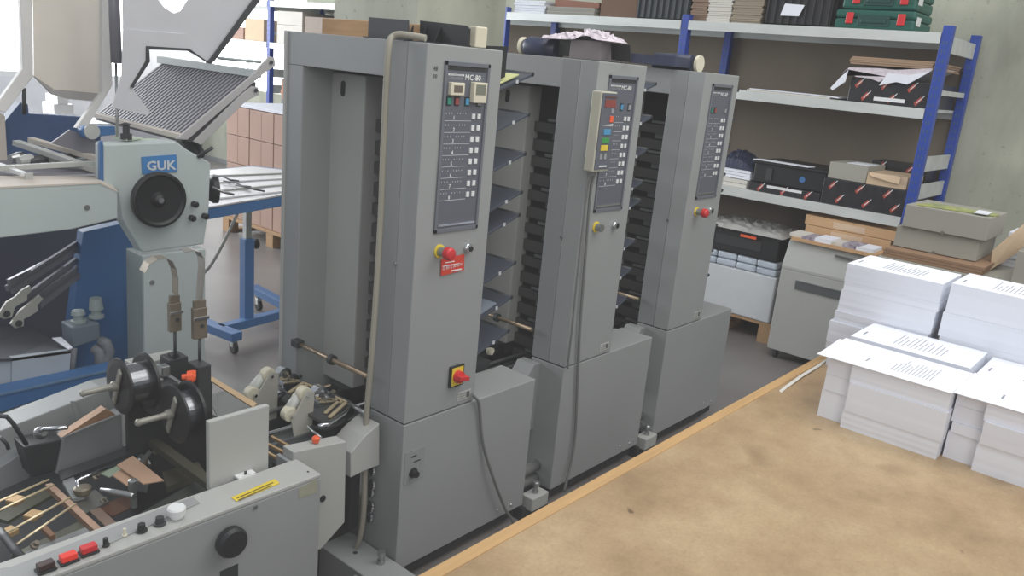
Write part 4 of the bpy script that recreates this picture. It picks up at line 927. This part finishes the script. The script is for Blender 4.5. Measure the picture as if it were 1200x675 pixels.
# roller arms
def roller_arm(p1, p2, base, Yp, label):
    a = thing('roller_arm', label, 'roller arm', (base[0], Yp, base[2]), 'white rollers pressing on the conveyor infeed')
    p1, p2, base = Vector(p1), Vector(p2), Vector(base)
    for p in (p1, p2):
        MB().lathe(p+Vector((0,-.012,0)), (0,1,0), [(0,.020),(.002,.0235),(.026,.0235),(.028,.020)], 26).build('white_roller', CREAM, a)
        MB().lathe(p+Vector((0,-.026,0)), (0,1,0), [(0,.005),(.012,.005)], 10).build('roller_pin', CHROME, a)
    d = (p2-p1).normalized(); n_ = Vector((d.z,0,-d.x))
    AC = mat('acrylic_grey', (186,184,174), .25, alpha=.9, var=.05)
    MB().tube([p1+Vector((0,.012,0)), p2+Vector((0,.012,0))], .018, 16).build('roller_bar', mat('belt_grey', (196,198,192), .4), a)
    q = base
    MB().prism([p1+Vector((-.004,-.016,.016)), p1+Vector((.028,-.016,.006)), q+Vector((.028,-.016,-.02)), q+Vector((-.03,-.016,-.03)), p2+Vector((-.006,-.016,-.016))], (0,-.005,0)).build('side_plate', AC, a, .003)
    for k, (dx, dz, r) in enumerate(((.060,.0,.024),(.085,-.035,.032),(.045,-.085,.028))):
        MB().lathe(p1+Vector((dx,-.012,dz-.012)), (0,1,0), [(0,r*.5),(.002,r),(.03,r),(.032,r*.5)], 22).build('chrome_drum', CHROME, a)
    MB().lathe(p1+Vector((.05,-.02,-.115)), (0,1,0), [(0,.038),(.07,.038)], 20).build('dark_motor', BLACK, a)
    return a
roller_arm((1.460,2.200,0.654), (1.400,2.200,0.602), (1.455,2.200,0.499), 2.20, 'roller arm with two white rollers, farther from the upright grey plate')
roller_arm((1.457,2.000,0.656), (1.405,2.000,0.601), (1.449,2.000,0.515), 2.0, 'roller arm with two white rollers, nearer the orange adjuster knob')
# bright frame on the infeed
t = thing('infeed_frame', 'pale gold slotted frame on the conveyor infeed before the first tower', 'frame', (1.5, 2.1, .58))
for a, b, w_ in (((1.590,2.183,0.600),(1.501,2.140,0.600),.012), ((1.586,2.158,0.600),(1.500,2.114,0.600),.012), ((1.588,2.176,0.600),(1.602,1.968,0.600),.010), ((1.593,1.992,0.600),(1.497,1.940,0.600),.012), ((1.596,1.964,0.600),(1.488,1.907,0.600),.012), ((1.588,2.039,0.600),(1.585,1.972,0.600),.008)):
    MB().bar(a, b, w_, .004).build('gold_strip', GOLD, t)
MB().prism([(1.606,2.206,0.595),(1.627,1.972,0.595),(1.457,1.875,0.595),(1.465,2.129,0.595)], (0,0,-.01)).build('frame_bed', mat('bed_steel', (96,98,98), .35, .6), t)
MB().prism([(1.526,1.994,0.620),(1.598,2.036,0.620),(1.598,2.018,0.620),(1.522,1.972,0.620)], (0,0,.003)).build('flat_tab', LEATH, t)
MB().tube([(1.420,1.876,0.600),(1.454,1.871,0.600),(1.508,1.891,0.600),(1.545,1.903,0.600),(1.592,1.933,0.600)], .007, 10).build('linkage', CHROME, t)
MB().tube([(1.422,1.912,0.580),(1.450,1.882,0.580),(1.520,1.897,0.580),(1.597,1.935,0.580)], .010, 10).build('linkage', BLACK, t)
MB().cyl((1.598,1.945,0.600), (1.591,1.843,0.600), .009, 12).build('drive_shaft', STEEL, t)
MB().cyl((1.569,2.208,0.600), (1.612,2.234,0.600), .007, 12).build('drive_shaft', DARK, t)
solo('loose_cardboard', MB().prism([(0.905,2.073,0.560),(0.961,2.098,0.560),(0.959,1.919,0.560),(0.911,1.935,0.560)], (0,0,.003)), mat('card_mid', (176,142,116), .8), 'larger tan cardboard piece lying in the machine pit', 'cardboard')
solo('loose_cardboard', MB().prism([(0.880,2.044,0.550),(0.924,2.069,0.550),(0.916,1.978,0.550),(0.884,1.969,0.550)], (0,0,.003)), mat('card_mid', (176,142,116), .8), 'smaller tan cardboard piece lying left of the larger one in the pit', 'cardboard')

# ---------------------------------------------------------------- folding machine at the left back, colours lightened to imitate window haze
t = thing('folding_machine', 'pale green-grey folding machine with a round black handwheel and blue nameplate', 'folding machine', (1.5, 3.3, 0))
MB().prism([(1.307,3.000,1.303),(1.579,3.000,1.309),(1.619,3.000,1.279),(1.718,3.000,1.224),(1.710,3.000,1.040),(1.687,3.000,0.898),(1.436,3.000,0.893),(1.367,3.000,1.024),(1.352,3.000,1.133),(1.301,3.000,1.166)], (0,.07,0)).build('head_housing', FOLD, t, .006)
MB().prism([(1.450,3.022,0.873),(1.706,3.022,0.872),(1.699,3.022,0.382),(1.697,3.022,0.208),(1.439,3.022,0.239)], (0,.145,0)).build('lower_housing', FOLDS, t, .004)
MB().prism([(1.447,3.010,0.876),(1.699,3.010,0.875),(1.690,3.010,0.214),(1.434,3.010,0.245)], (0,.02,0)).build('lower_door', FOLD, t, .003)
MB().lathe((1.475,3.010,0.768), (0,-1,0), [(0,.010),(.004,.009)]).build('door_screw', STEEL, t)
c_ = Vector((1.479,2.970,1.102))
hw = MB().lathe(c_, (0,-1,0), [(-.03,.03),(0,.05),(.004,.096),(.014,.104),(.03,.104),(.034,.094),(.026,.085),(.020,.03),(.034,.02),(.04,.010)], 40).build('handwheel', BLACK, t)
MB().lathe(c_+Vector((0,-.036,0)), (0,-1,0), [(0,.012),(.006,.010)]).build('wheel_hub', STEEL, hw)
sg = MB().prism([(1.441,2.995,1.255),(1.575,2.995,1.261),(1.578,2.995,1.196),(1.442,2.995,1.192)], (0,.004,0)).build('nameplate', mat('plate_blue', (72,132,190), .4), t)
text('GUK', 'nameplate_lettering', mat('lettering_silver', (206,210,214), .4), sg, (1.458,2.993,1.204), (1,0,.0), (0,0,1), .036, .115, .03)
for c in ((1.639,2.990,1.068), (1.628,2.990,1.014), (1.682,2.990,1.017)): MB().lathe(c, (0,-1,0), [(0,.012),(.02,.012),(.022,.008),(.03,.006)]).build('adjust_screw', BLACK, t)
MB().lathe((1.754,3.050,1.108), (1,-.4,0), [(-.02,.04),(.0,.055),(.02,.055),(.026,.03)]).build('side_knob', BLACK, t)
MB().tube([(1.725,3.000,1.129),(1.761,2.980,1.109),(1.807,2.980,1.096)], .005, 10).build('side_crank', STEEL, t)
MB().tube([(1.679,3.050,1.308),(1.690,3.020,1.265),(1.679,3.000,1.255)], .012, 10).build('dark_lever', BLACK, t)
MB().tube([(1.665,3.000,1.249),(1.703,2.960,1.290)], .007, 10).build('dark_lever', DARK, t)
MB().prism([(1.638,3.060,1.300),(1.677,3.060,1.333),(1.720,3.060,1.286),(1.698,3.060,1.239),(1.652,3.060,1.270)], (0,.05,0)).build('corner_block', DARK, t, .004)
MB().prism([(1.305,2.995,1.304),(1.302,2.995,1.167),(1.289,2.995,1.168),(1.293,2.995,1.313),(1.305,2.995,1.316)], (0,.02,0)).build('blue_edge', BLUEM, t, .003)
# clutter on the head
for k, c in enumerate(((1.432,3.080,1.309), (1.513,3.080,1.299), (1.593,3.100,1.289))):
    MB().obox(Vector(c)+Vector((0,0,.004)), (.04,.02,0), (-.012,.03,0), (0,0,.003)).build('paper_scrap', mat('scrap_green', (186,200,180), .7), t)
MB().lathe((1.412,3.050,1.313), (0,0,1), [(0,.02),(.02,.02),(.022,.012),(.05,.012),(.055,.018),(.06,.006)]).build('clamp_nut', DARK, t)
# long left table of the folder
MB().prism([(0.803,2.920,1.183),(1.255,2.920,1.182),(1.316,2.920,1.148),(1.312,2.920,1.050),(1.154,2.920,1.025),(0.933,2.920,1.017),(0.791,2.920,1.023)], (0,.012,0)).build('left_apron', FOLD, t, .004)
MB().prism([(0.803,2.918,1.184),(1.254,2.918,1.184),(1.367,3.150,1.164),(0.870,3.150,1.186)], (0,0,-.006)).prism([(1.254,2.918,1.184),(1.315,2.918,1.150),(1.367,3.150,1.164)], (0,0,-.006)).build('apron_top', BEIGE, t)
MB().lathe((1.208,2.920,1.098), (0,-1,0), [(0,.010),(.004,.009)]).build('apron_screw', STEEL, t)
MB().prism([(0.870,3.150,1.183),(1.365,3.150,1.184),(1.534,3.600,1.166),(0.998,3.600,1.161)], (0,0,-.01)).build('roller_deck', mat('hazy_deck', (128,128,136), .5, var=.1, scale=18), t)
MB().bar((1.181,3.450,1.251), (1.331,3.100,1.193), .035, .02).build('cross_rail', GREYL, t, .002)
MB().bar((1.250,3.500,1.254), (1.376,3.200,1.221), .03, .02).build('cross_rail', BEIGE, t, .002)
MB().bar((0.920,3.150,1.203), (1.354,3.150,1.213), .02, .018).build('front_rail', GREYL, t, .002)
MB().bar((1.045,3.300,1.203), (1.061,3.050,1.199), .02, .014).build('short_rail', WHITE, t, .002)
MB().prism([(1.056,3.020,1.207),(1.080,3.020,1.206),(1.077,3.020,1.154),(1.053,3.020,1.155)], (0,.01,0)).build('rail_bracket', GREYL, t, .001)
rnd = random.Random(11)
for k, c in enumerate(((1.140,3.400,1.198),(1.134,3.300,1.204),(1.168,3.300,1.200),(1.225,3.350,1.203),(1.245,3.300,1.204),(1.287,3.300,1.206),(1.330,3.300,1.208),(1.368,3.300,1.207))):
    MB().lathe(c, (1,.3,.1), [(0,.015),(.03,.02),(.05,.02),(.06,.01)], 12).build('small_clamp', [STEEL, GREYL, DARK][k % 3], t)
MB().prism([(1.238,3.750,1.283),(1.310,3.750,1.372),(1.338,3.750,1.366),(1.339,3.750,1.328),(1.555,3.750,1.317),(1.624,3.750,1.232),(1.610,3.750,1.082),(1.227,3.750,1.114)], (0,.06,0)).build('blue_side_frame', BLUED, t, .003)
MB().prism([(1.097,3.700,1.327),(1.216,3.700,1.335),(1.233,3.700,1.322),(1.231,3.700,1.146),(1.083,3.700,1.143)], (0,.05,0)).build('beige_upright', BEIGE, t, .003)
MB().prism([(1.316,3.200,1.329),(1.332,3.200,1.342),(1.441,3.200,1.342),(1.443,3.200,1.310),(1.386,3.200,1.304),(1.354,3.200,1.295),(1.324,3.200,1.301)], (0,.04,0)).build('blue_bracket', BLUEM, t, .004)
MB().lathe((1.352,3.200,1.323), (0,-1,0), [(0,.028),(.010,.028),(.011,.012)]).build('bracket_ring', GREYL, t)
sd = MB()
# lower body
MB().prism([(1.369,3.350,0.908),(1.583,3.350,0.938),(1.574,3.350,0.125),(1.242,3.350,0.176)], (0,.06,0)).build('blue_body_panel', BLUEM, t, .003)
MB().prism([(1.000,3.900,0.838),(1.761,3.900,0.829),(1.730,3.900,-0.063),(0.925,3.900,-0.094)], (0,.05,0)).build('dark_inner_panel', mat('dark_blue_grey', (70,76,90), .6), t)
MB().prism([(0.755,2.950,0.447),(0.907,2.950,0.465),(1.230,2.950,0.463),(1.318,2.950,0.466),(1.317,2.950,0.442),(1.171,2.950,0.430),(0.903,2.950,0.400),(0.750,2.950,0.387)], (0,.10,0)).build('blue_cross_beam', BLUEM, t, .004)
MB().prism([(0.754,2.945,0.452),(0.906,2.945,0.470),(0.987,3.200,0.402),(0.824,3.200,0.403)], (0,0,-.006)).prism([(0.906,2.945,0.470),(1.316,2.945,0.472),(1.431,3.200,0.405),(0.987,3.200,0.402)], (0,0,-.006)).build('beam_top', mat('hazy_blue', (96,126,158), .5), t)
for k, (a, b) in enumerate((((1.032,3.200,0.762),(1.443,3.450,0.873)), ((1.048,3.200,0.750),(1.457,3.450,0.861)), ((1.074,3.200,0.710),(1.448,3.450,0.815)), ((1.102,3.200,0.693),(1.468,3.450,0.790)), ((1.136,3.200,0.680),(1.474,3.450,0.764)), ((1.039,3.200,0.784),(1.294,3.400,0.807)))):
    MB().bar(a, b, .012, .022).build('buckle_bar', mat('hazy_steel', (124,126,136), .35, .5), t)
for k, pts in enumerate(([(0.979,3.120,0.703),(1.003,3.120,0.736),(1.032,3.120,0.751),(1.055,3.120,0.773),(1.081,3.120,0.785),(1.089,3.120,0.768),(1.071,3.120,0.751),(1.070,3.120,0.732),(1.047,3.120,0.723),(1.029,3.120,0.713),(1.016,3.120,0.677),(0.991,3.120,0.675),(0.978,3.120,0.684)], [(1.003,3.100,0.660),(1.038,3.100,0.704),(1.068,3.100,0.725),(1.103,3.100,0.751),(1.117,3.100,0.736),(1.095,3.100,0.714),(1.097,3.100,0.694),(1.071,3.100,0.679),(1.048,3.100,0.671),(1.046,3.100,0.645),(1.018,3.100,0.641)])):
    MB().prism(pts, (0,.012,0)).build('scalloped_plate', mat('dusty_plate', (168,168,160), .45, .2), t, .001)
for c in ((0.997,3.110,0.696), (1.027,3.090,0.661)): MB().lathe(c, (0,-1,0), [(0,.012),(.003,.011)]).build('plate_bolt', DARK, t)
MB().prism([(1.227,3.150,0.590),(1.332,3.150,0.591),(1.332,3.150,0.521),(1.229,3.150,0.507)], (0,.10,0)).build('pump_body', mat('pump_grey', (104,116,126), .5), t, .006)
for c, h in (((1.273,3.200,0.588), .05), ((1.341,3.200,0.597), .08)):
    MB().lathe(c, (0,0,1), [(0,.028),(.01,.028),(.012,.018),(.03,.018),(.034,.026),(h,.022)]).build('pump_fitting', mat('pump_light', (150,160,160), .4), t)
MB().tube([(1.338,3.200,0.597),(1.339,3.200,0.632),(1.353,3.200,0.648),(1.359,3.200,0.629)], .012, 12).build('bent_pipe', mat('pump_light', (150,160,160), .4), t)
MB().tube([(1.319,3.120,0.525),(1.330,3.100,0.522),(1.342,3.100,0.484),(1.320,3.100,0.443),(1.305,3.100,0.393)], .022, 12).build('hose', mat('hose_grey', (112,116,122), .6), t)
MB().tube([(1.293,3.120,0.502),(1.303,3.100,0.492),(1.307,3.100,0.445),(1.299,3.100,0.394)], .02, 12).build('hose', mat('hose_grey', (112,116,122), .6), t)
MB().tube([(1.218,3.120,0.518),(1.201,3.100,0.469),(1.196,3.100,0.419)], .014, 12).build('hose', mat('hose_grey', (112,116,122), .6), t)
# slatted infeed plate rising to the right
pa, pb = Vector((1.626,3.050,1.311)), Vector((1.940,3.050,1.553))
D = Vector((0, 0.749, 0))
MB().prism([pa, pb, pb+D, pa+D], (0,0,-.012)).build('slat_backing', mat('slat_dark', (84,82,88), .6), t)
for k in range(27):
    f = (k+.5)/27; o_ = D*f + Vector((0,0,.006))
    MB().bar(pa+o_, pb+o_, D.y/27*.55, .012).build('slat', mat('slat_grey', (124,122,130), .4, .3), t)
MB().bar(pb+Vector((0,-.03,.02)), pb+D+Vector((0,.03,.02)), .03, .03).build('plate_top_rail', FOLDS, t, .002)
MB().bar(pa+Vector((0,-.02,.01)), pa+D+Vector((0,.03,.01)), .03, .02).build('plate_bottom_rail', BEIGE, t, .002)
MB().prism([(1.579,3.000,1.318),(1.901,3.000,1.569),(1.978,3.000,1.646),(2.002,3.000,1.641),(2.006,3.000,1.611),(1.979,3.000,1.592),(1.963,3.000,1.585),(1.623,3.000,1.315)], (0,.012,0)).build('side_rail', mat('rail_warm_grey', (172,170,170), .45), t, .002)
MB().prism([(1.648,3.000,1.308),(1.856,3.000,1.494),(1.901,3.000,1.525),(1.928,3.000,1.523),(1.933,3.000,1.493),(1.909,3.000,1.482),(1.871,3.000,1.464),(1.679,3.000,1.294)], (0,.012,0)).build('side_rail', mat('rail_warm_grey', (172,170,170), .45), t, .002)
MB().prism([(1.638,3.040,1.303),(1.942,3.040,1.540),(1.942,3.040,1.513),(1.687,3.040,1.302)], (0,.012,0)).build('side_rail_dark', mat('slat_dark', (84,82,88), .6), t)
for c in ((1.983,2.995,1.623), (1.914,2.995,1.510)): MB().lathe(c, (0,-1,0), [(0,.008),(.003,.007)]).build('rail_bolt', DARK, t)
MB().cyl((1.807,3.100,1.622), (1.971,3.050,1.619), .006, 8).build('tie_rod', FOLDS, t)
MB().prism([(1.229,3.250,1.274),(1.297,3.250,1.323),(1.406,3.250,1.278),(1.391,3.250,1.220)], (0,.01,0)).build('lower_slat_plate', mat('slat_grey', (124,122,130), .4, .3), t)
# raised guards
BG = mat('guard_beige', (232,224,212), .35, var=.03, alpha=.97)
gd = MB().prism([(1.317,3.550,2.046),(1.577,3.550,2.091),(1.587,3.550,1.465),(1.535,3.550,1.434),(1.365,3.550,1.443),(1.294,3.550,1.493)], (0,.01,0)).build('raised_beige_guard', BG, t)
MB().prism([(1.287,3.530,1.494),(1.358,3.530,1.445),(1.527,3.530,1.435),(1.510,3.530,1.403),(1.408,3.530,1.410),(1.351,3.530,1.425)], (0,.02,0)).build('guard_shade_lip', mat('guard_shade_lip', (168,164,160), .5), gd)  # darker colour paints the shade along the guard's bottom lip
MB().prism([(1.250,3.500,2.033),(1.299,3.500,2.041),(1.273,3.500,1.493),(1.167,3.500,1.356),(1.128,3.500,1.368),(1.239,3.500,1.522)], (0,.03,0)).build('guard_arm', mat('arm_grey', (218,216,212), .5), t, .003)
MB().prism([(1.510,3.400,2.075),(1.532,3.400,2.079),(1.527,3.400,1.479),(1.417,3.400,1.305),(1.379,3.400,1.311),(1.486,3.400,1.451)], (0,.03,0)).build('guard_arm', mat('arm_grey', (196,194,192), .5), t, .003)
GG = mat('guard_grey', (196,196,200), .4, var=.03)
gp = MB()
for pts in ([(1.458,3.120,2.141),(1.647,3.120,2.178),(1.643,3.120,1.931),(1.583,3.120,1.875),(1.575,3.120,1.820),(1.602,3.120,1.790),(1.640,3.120,1.772),(1.639,3.120,1.702),(1.448,3.120,1.700)], [(1.647,3.120,2.178),(2.184,3.120,2.281),(2.189,3.120,2.085),(1.808,3.120,1.611),(1.789,3.120,1.600),(1.687,3.120,1.702),(1.639,3.120,1.702),(1.640,3.120,1.772),(1.671,3.120,1.785),(1.703,3.120,1.834),(1.696,3.120,1.895),(1.643,3.120,1.931)]):
    gp.prism(pts, (0,.008,0))
gp = gp.build('raised_grey_guard', GG, t)
MB().prism([(2.175,3.100,2.083),(1.796,3.100,1.611),(1.778,3.100,1.597),(1.767,3.100,1.603),(1.789,3.100,1.627),(2.154,3.100,2.099)], (0,.012,0)).build('guard_edge', DARK, gp)
MB().prism([(1.446,3.115,1.700),(1.684,3.115,1.702),(1.786,3.115,1.600),(1.772,3.115,1.599),(1.697,3.115,1.646),(1.529,3.115,1.644),(1.531,3.115,1.595),(1.467,3.115,1.496),(1.536,3.115,1.407),(1.523,3.115,1.394),(1.393,3.115,1.420),(1.434,3.115,1.531)], (0,.008,0)).build('lower_grey_guard', GG, t)
MB().prism([(1.526,3.108,1.647),(1.694,3.108,1.649),(1.768,3.108,1.606),(1.782,3.108,1.597),(1.690,3.108,1.640),(1.535,3.108,1.635),(1.537,3.108,1.592),(1.470,3.108,1.494),(1.461,3.108,1.496),(1.524,3.108,1.595)], (0,.01,0)).build('guard_edge', DARK, t)
MB().cyl((1.451,3.200,1.974), (1.454,3.200,1.575), .020, 14).build('gas_strut', mat('strut_grey', (128,128,136), .4), t)
MB().cyl((1.452,3.200,1.575), (1.402,3.100,1.310), .005, 10).build('strut_rod', STEEL, t)
MB().cyl((1.273,3.600,1.442), (1.268,3.600,1.340), .008, 10).build('strut_rod', DARK, t)

t = thing('waste_box', 'whitish cardboard box with a dark top inside the folding machine frame', 'box', (.95, 3.2, .3))
MB().prism([(0.984,3.050,0.550),(1.181,3.050,0.535),(1.170,3.050,0.438),(0.976,3.050,0.432)], (0,.03,0)).prism([(0.821,3.060,0.571),(0.984,3.060,0.544),(0.977,3.060,0.429),(0.811,3.060,0.430)], (0,.03,0)).build('box_side', mat('box_bluewhite', (166,174,182), .6), t)
MB().prism([(0.819,3.050,0.581),(0.984,3.050,0.550),(1.181,3.050,0.537),(1.210,3.300,0.501),(1.212,3.500,0.493),(0.951,3.500,0.556)], (0,0,-.01)).build('box_lid', mat('lid_dark', (58,62,70), .6), t)
solo('paper_sheet', MB().prism([(1.174,3.200,0.541),(1.207,3.200,0.538),(1.191,3.060,0.542),(1.176,3.060,0.538)], (0,0,.004)), PAPER, 'small white paper corner sticking out behind the whitish box', 'paper')

# blue table on casters behind the folding machine
t = thing('delivery_table', 'blue framed wheeled delivery table with a grey metal top', 'table', (2.5, 3.95, 0))
MB().prism([(2.066,3.664,0.900),(2.583,3.820,0.900),(2.848,3.927,0.900),(3.165,4.552,0.900),(3.026,4.767,0.900),(2.621,4.686,0.900)], (0,0,-.008)).build('metal_top', mat('top_metal', (196,196,200), .35, .4, var=.06, scale=14), t)
for k, (a, b) in enumerate((((2.556,4.473,0.905),(3.029,4.448,0.905)), ((2.435,4.262,0.905),(2.924,4.275,0.905)), ((2.298,4.023,0.905),(2.809,4.088,0.905)), ((2.187,3.829,0.905),(2.660,3.902,0.905)))):
    MB().bar(a, b, .02, .006).build('top_strip', [GREYL, WHITE][k % 2], t)
for k, pts in enumerate(([(2.559,4.440,0.915),(2.583,4.370,0.915),(2.557,4.254,0.915),(2.588,4.215,0.915)], [(2.505,4.239,0.915),(2.538,4.169,0.915),(2.514,4.060,0.915),(2.543,4.022,0.915)], [(2.493,4.095,0.915),(2.526,4.028,0.915),(2.516,3.946,0.915),(2.539,3.884,0.915)])):
    MB().tube(pts, .005, 8).build('wire_guide', DARK, t)
q0, q1 = Vector((2.070,3.671,0.890)), Vector((2.797,3.887,0.890))
MB().prism([q0, q1, q1-Vector((0,0,.055)), q0-Vector((0,0,.055))], (0,.03,0)).build('front_beam', BLUEM, t, .003)
MB().prism([(2.653,4.743,0.890),(3.084,4.859,0.890),(3.225,4.639,0.890),(3.140,4.515,0.890),(3.002,4.729,0.890),(2.603,4.654,0.890)], (0,0,-.04)).build('back_beam', BLUEM, t)
lt, lb = Vector((2.584,4.121,0.120)), None
MB().box(lt.x-.03, lt.x+.03, lt.y-.03, lt.y+.03, .10, .60).build('leg', BLUEM, t, .003)
MB().box(lt.x-.018, lt.x+.018, lt.y-.018, lt.y+.018, .60, .84).build('leg_insert', STEEL, t, .001)
MB().lathe((lt.x+.03, lt.y, .56), (1,0,0), [(0,.02),(.02,.02),(.022,.03),(.035,.03)]).build('leg_clamp', BLACK, t)
f0, f1, f2 = Vector((2.343,4.164,0.100)), Vector((2.389,3.903,0.100)), Vector((2.412,4.082,0.100))
MB().bar(f1, (2.328,4.476,0.100), .07, .05).build('foot_bar', BLUEM, t, .003)
MB().bar((2.381,4.067,0.100), (2.968,4.149,0.100), .06, .05).build('foot_bar', BLUEM, t, .003)
MB().bar((2.944,4.617,0.120), (2.928,4.092,0.100), .06, .05).build('foot_bar', BLUEM, t, .003)
for c in ((2.381,3.924,0.045), (2.918,4.516,0.045)):
    c = Vector(c); k_ = MB().lathe((c.x-.012, c.y, .035), (1,0,0), [(0,.025),(.003,.035),(.021,.035),(.024,.025)], 20).build('caster', BLACK, t)
    MB().box(c.x-.016, c.x+.016, c.y-.015, c.y+.015, .04, .085).build('caster_fork', STEEL, t, .002)
cable('power_cable', [(2.293,3.750,0.832),(2.215,3.700,0.756),(2.109,3.600,0.701),(1.997,3.500,0.652),(1.898,3.400,0.647)], .008, CABLE, 'dark cable hanging from the blue delivery table towards the folder')
# white things on a shelf far behind the folder
t = thing('side_cupboard', 'low white cupboard below the far window', 'cupboard', (3.6, 9.6, 0))
MB().box(2.6, 4.7, 9.3, 9.9, 0, .652).build('body', mat('cupboard_white', (208,212,220), .6), t, .01)
for k, (f, l) in enumerate((((3.601,3.798,0.654,0.838), 'wide white box on the cupboard below the far window'), ((3.640,3.746,0.842,0.927), 'small white box on top of the wide white box below the far window'))):
    solo('white_box', MB().box(f[0], f[1], 9.4, 9.7, f[2], f[3]), WHITE, l, 'box')
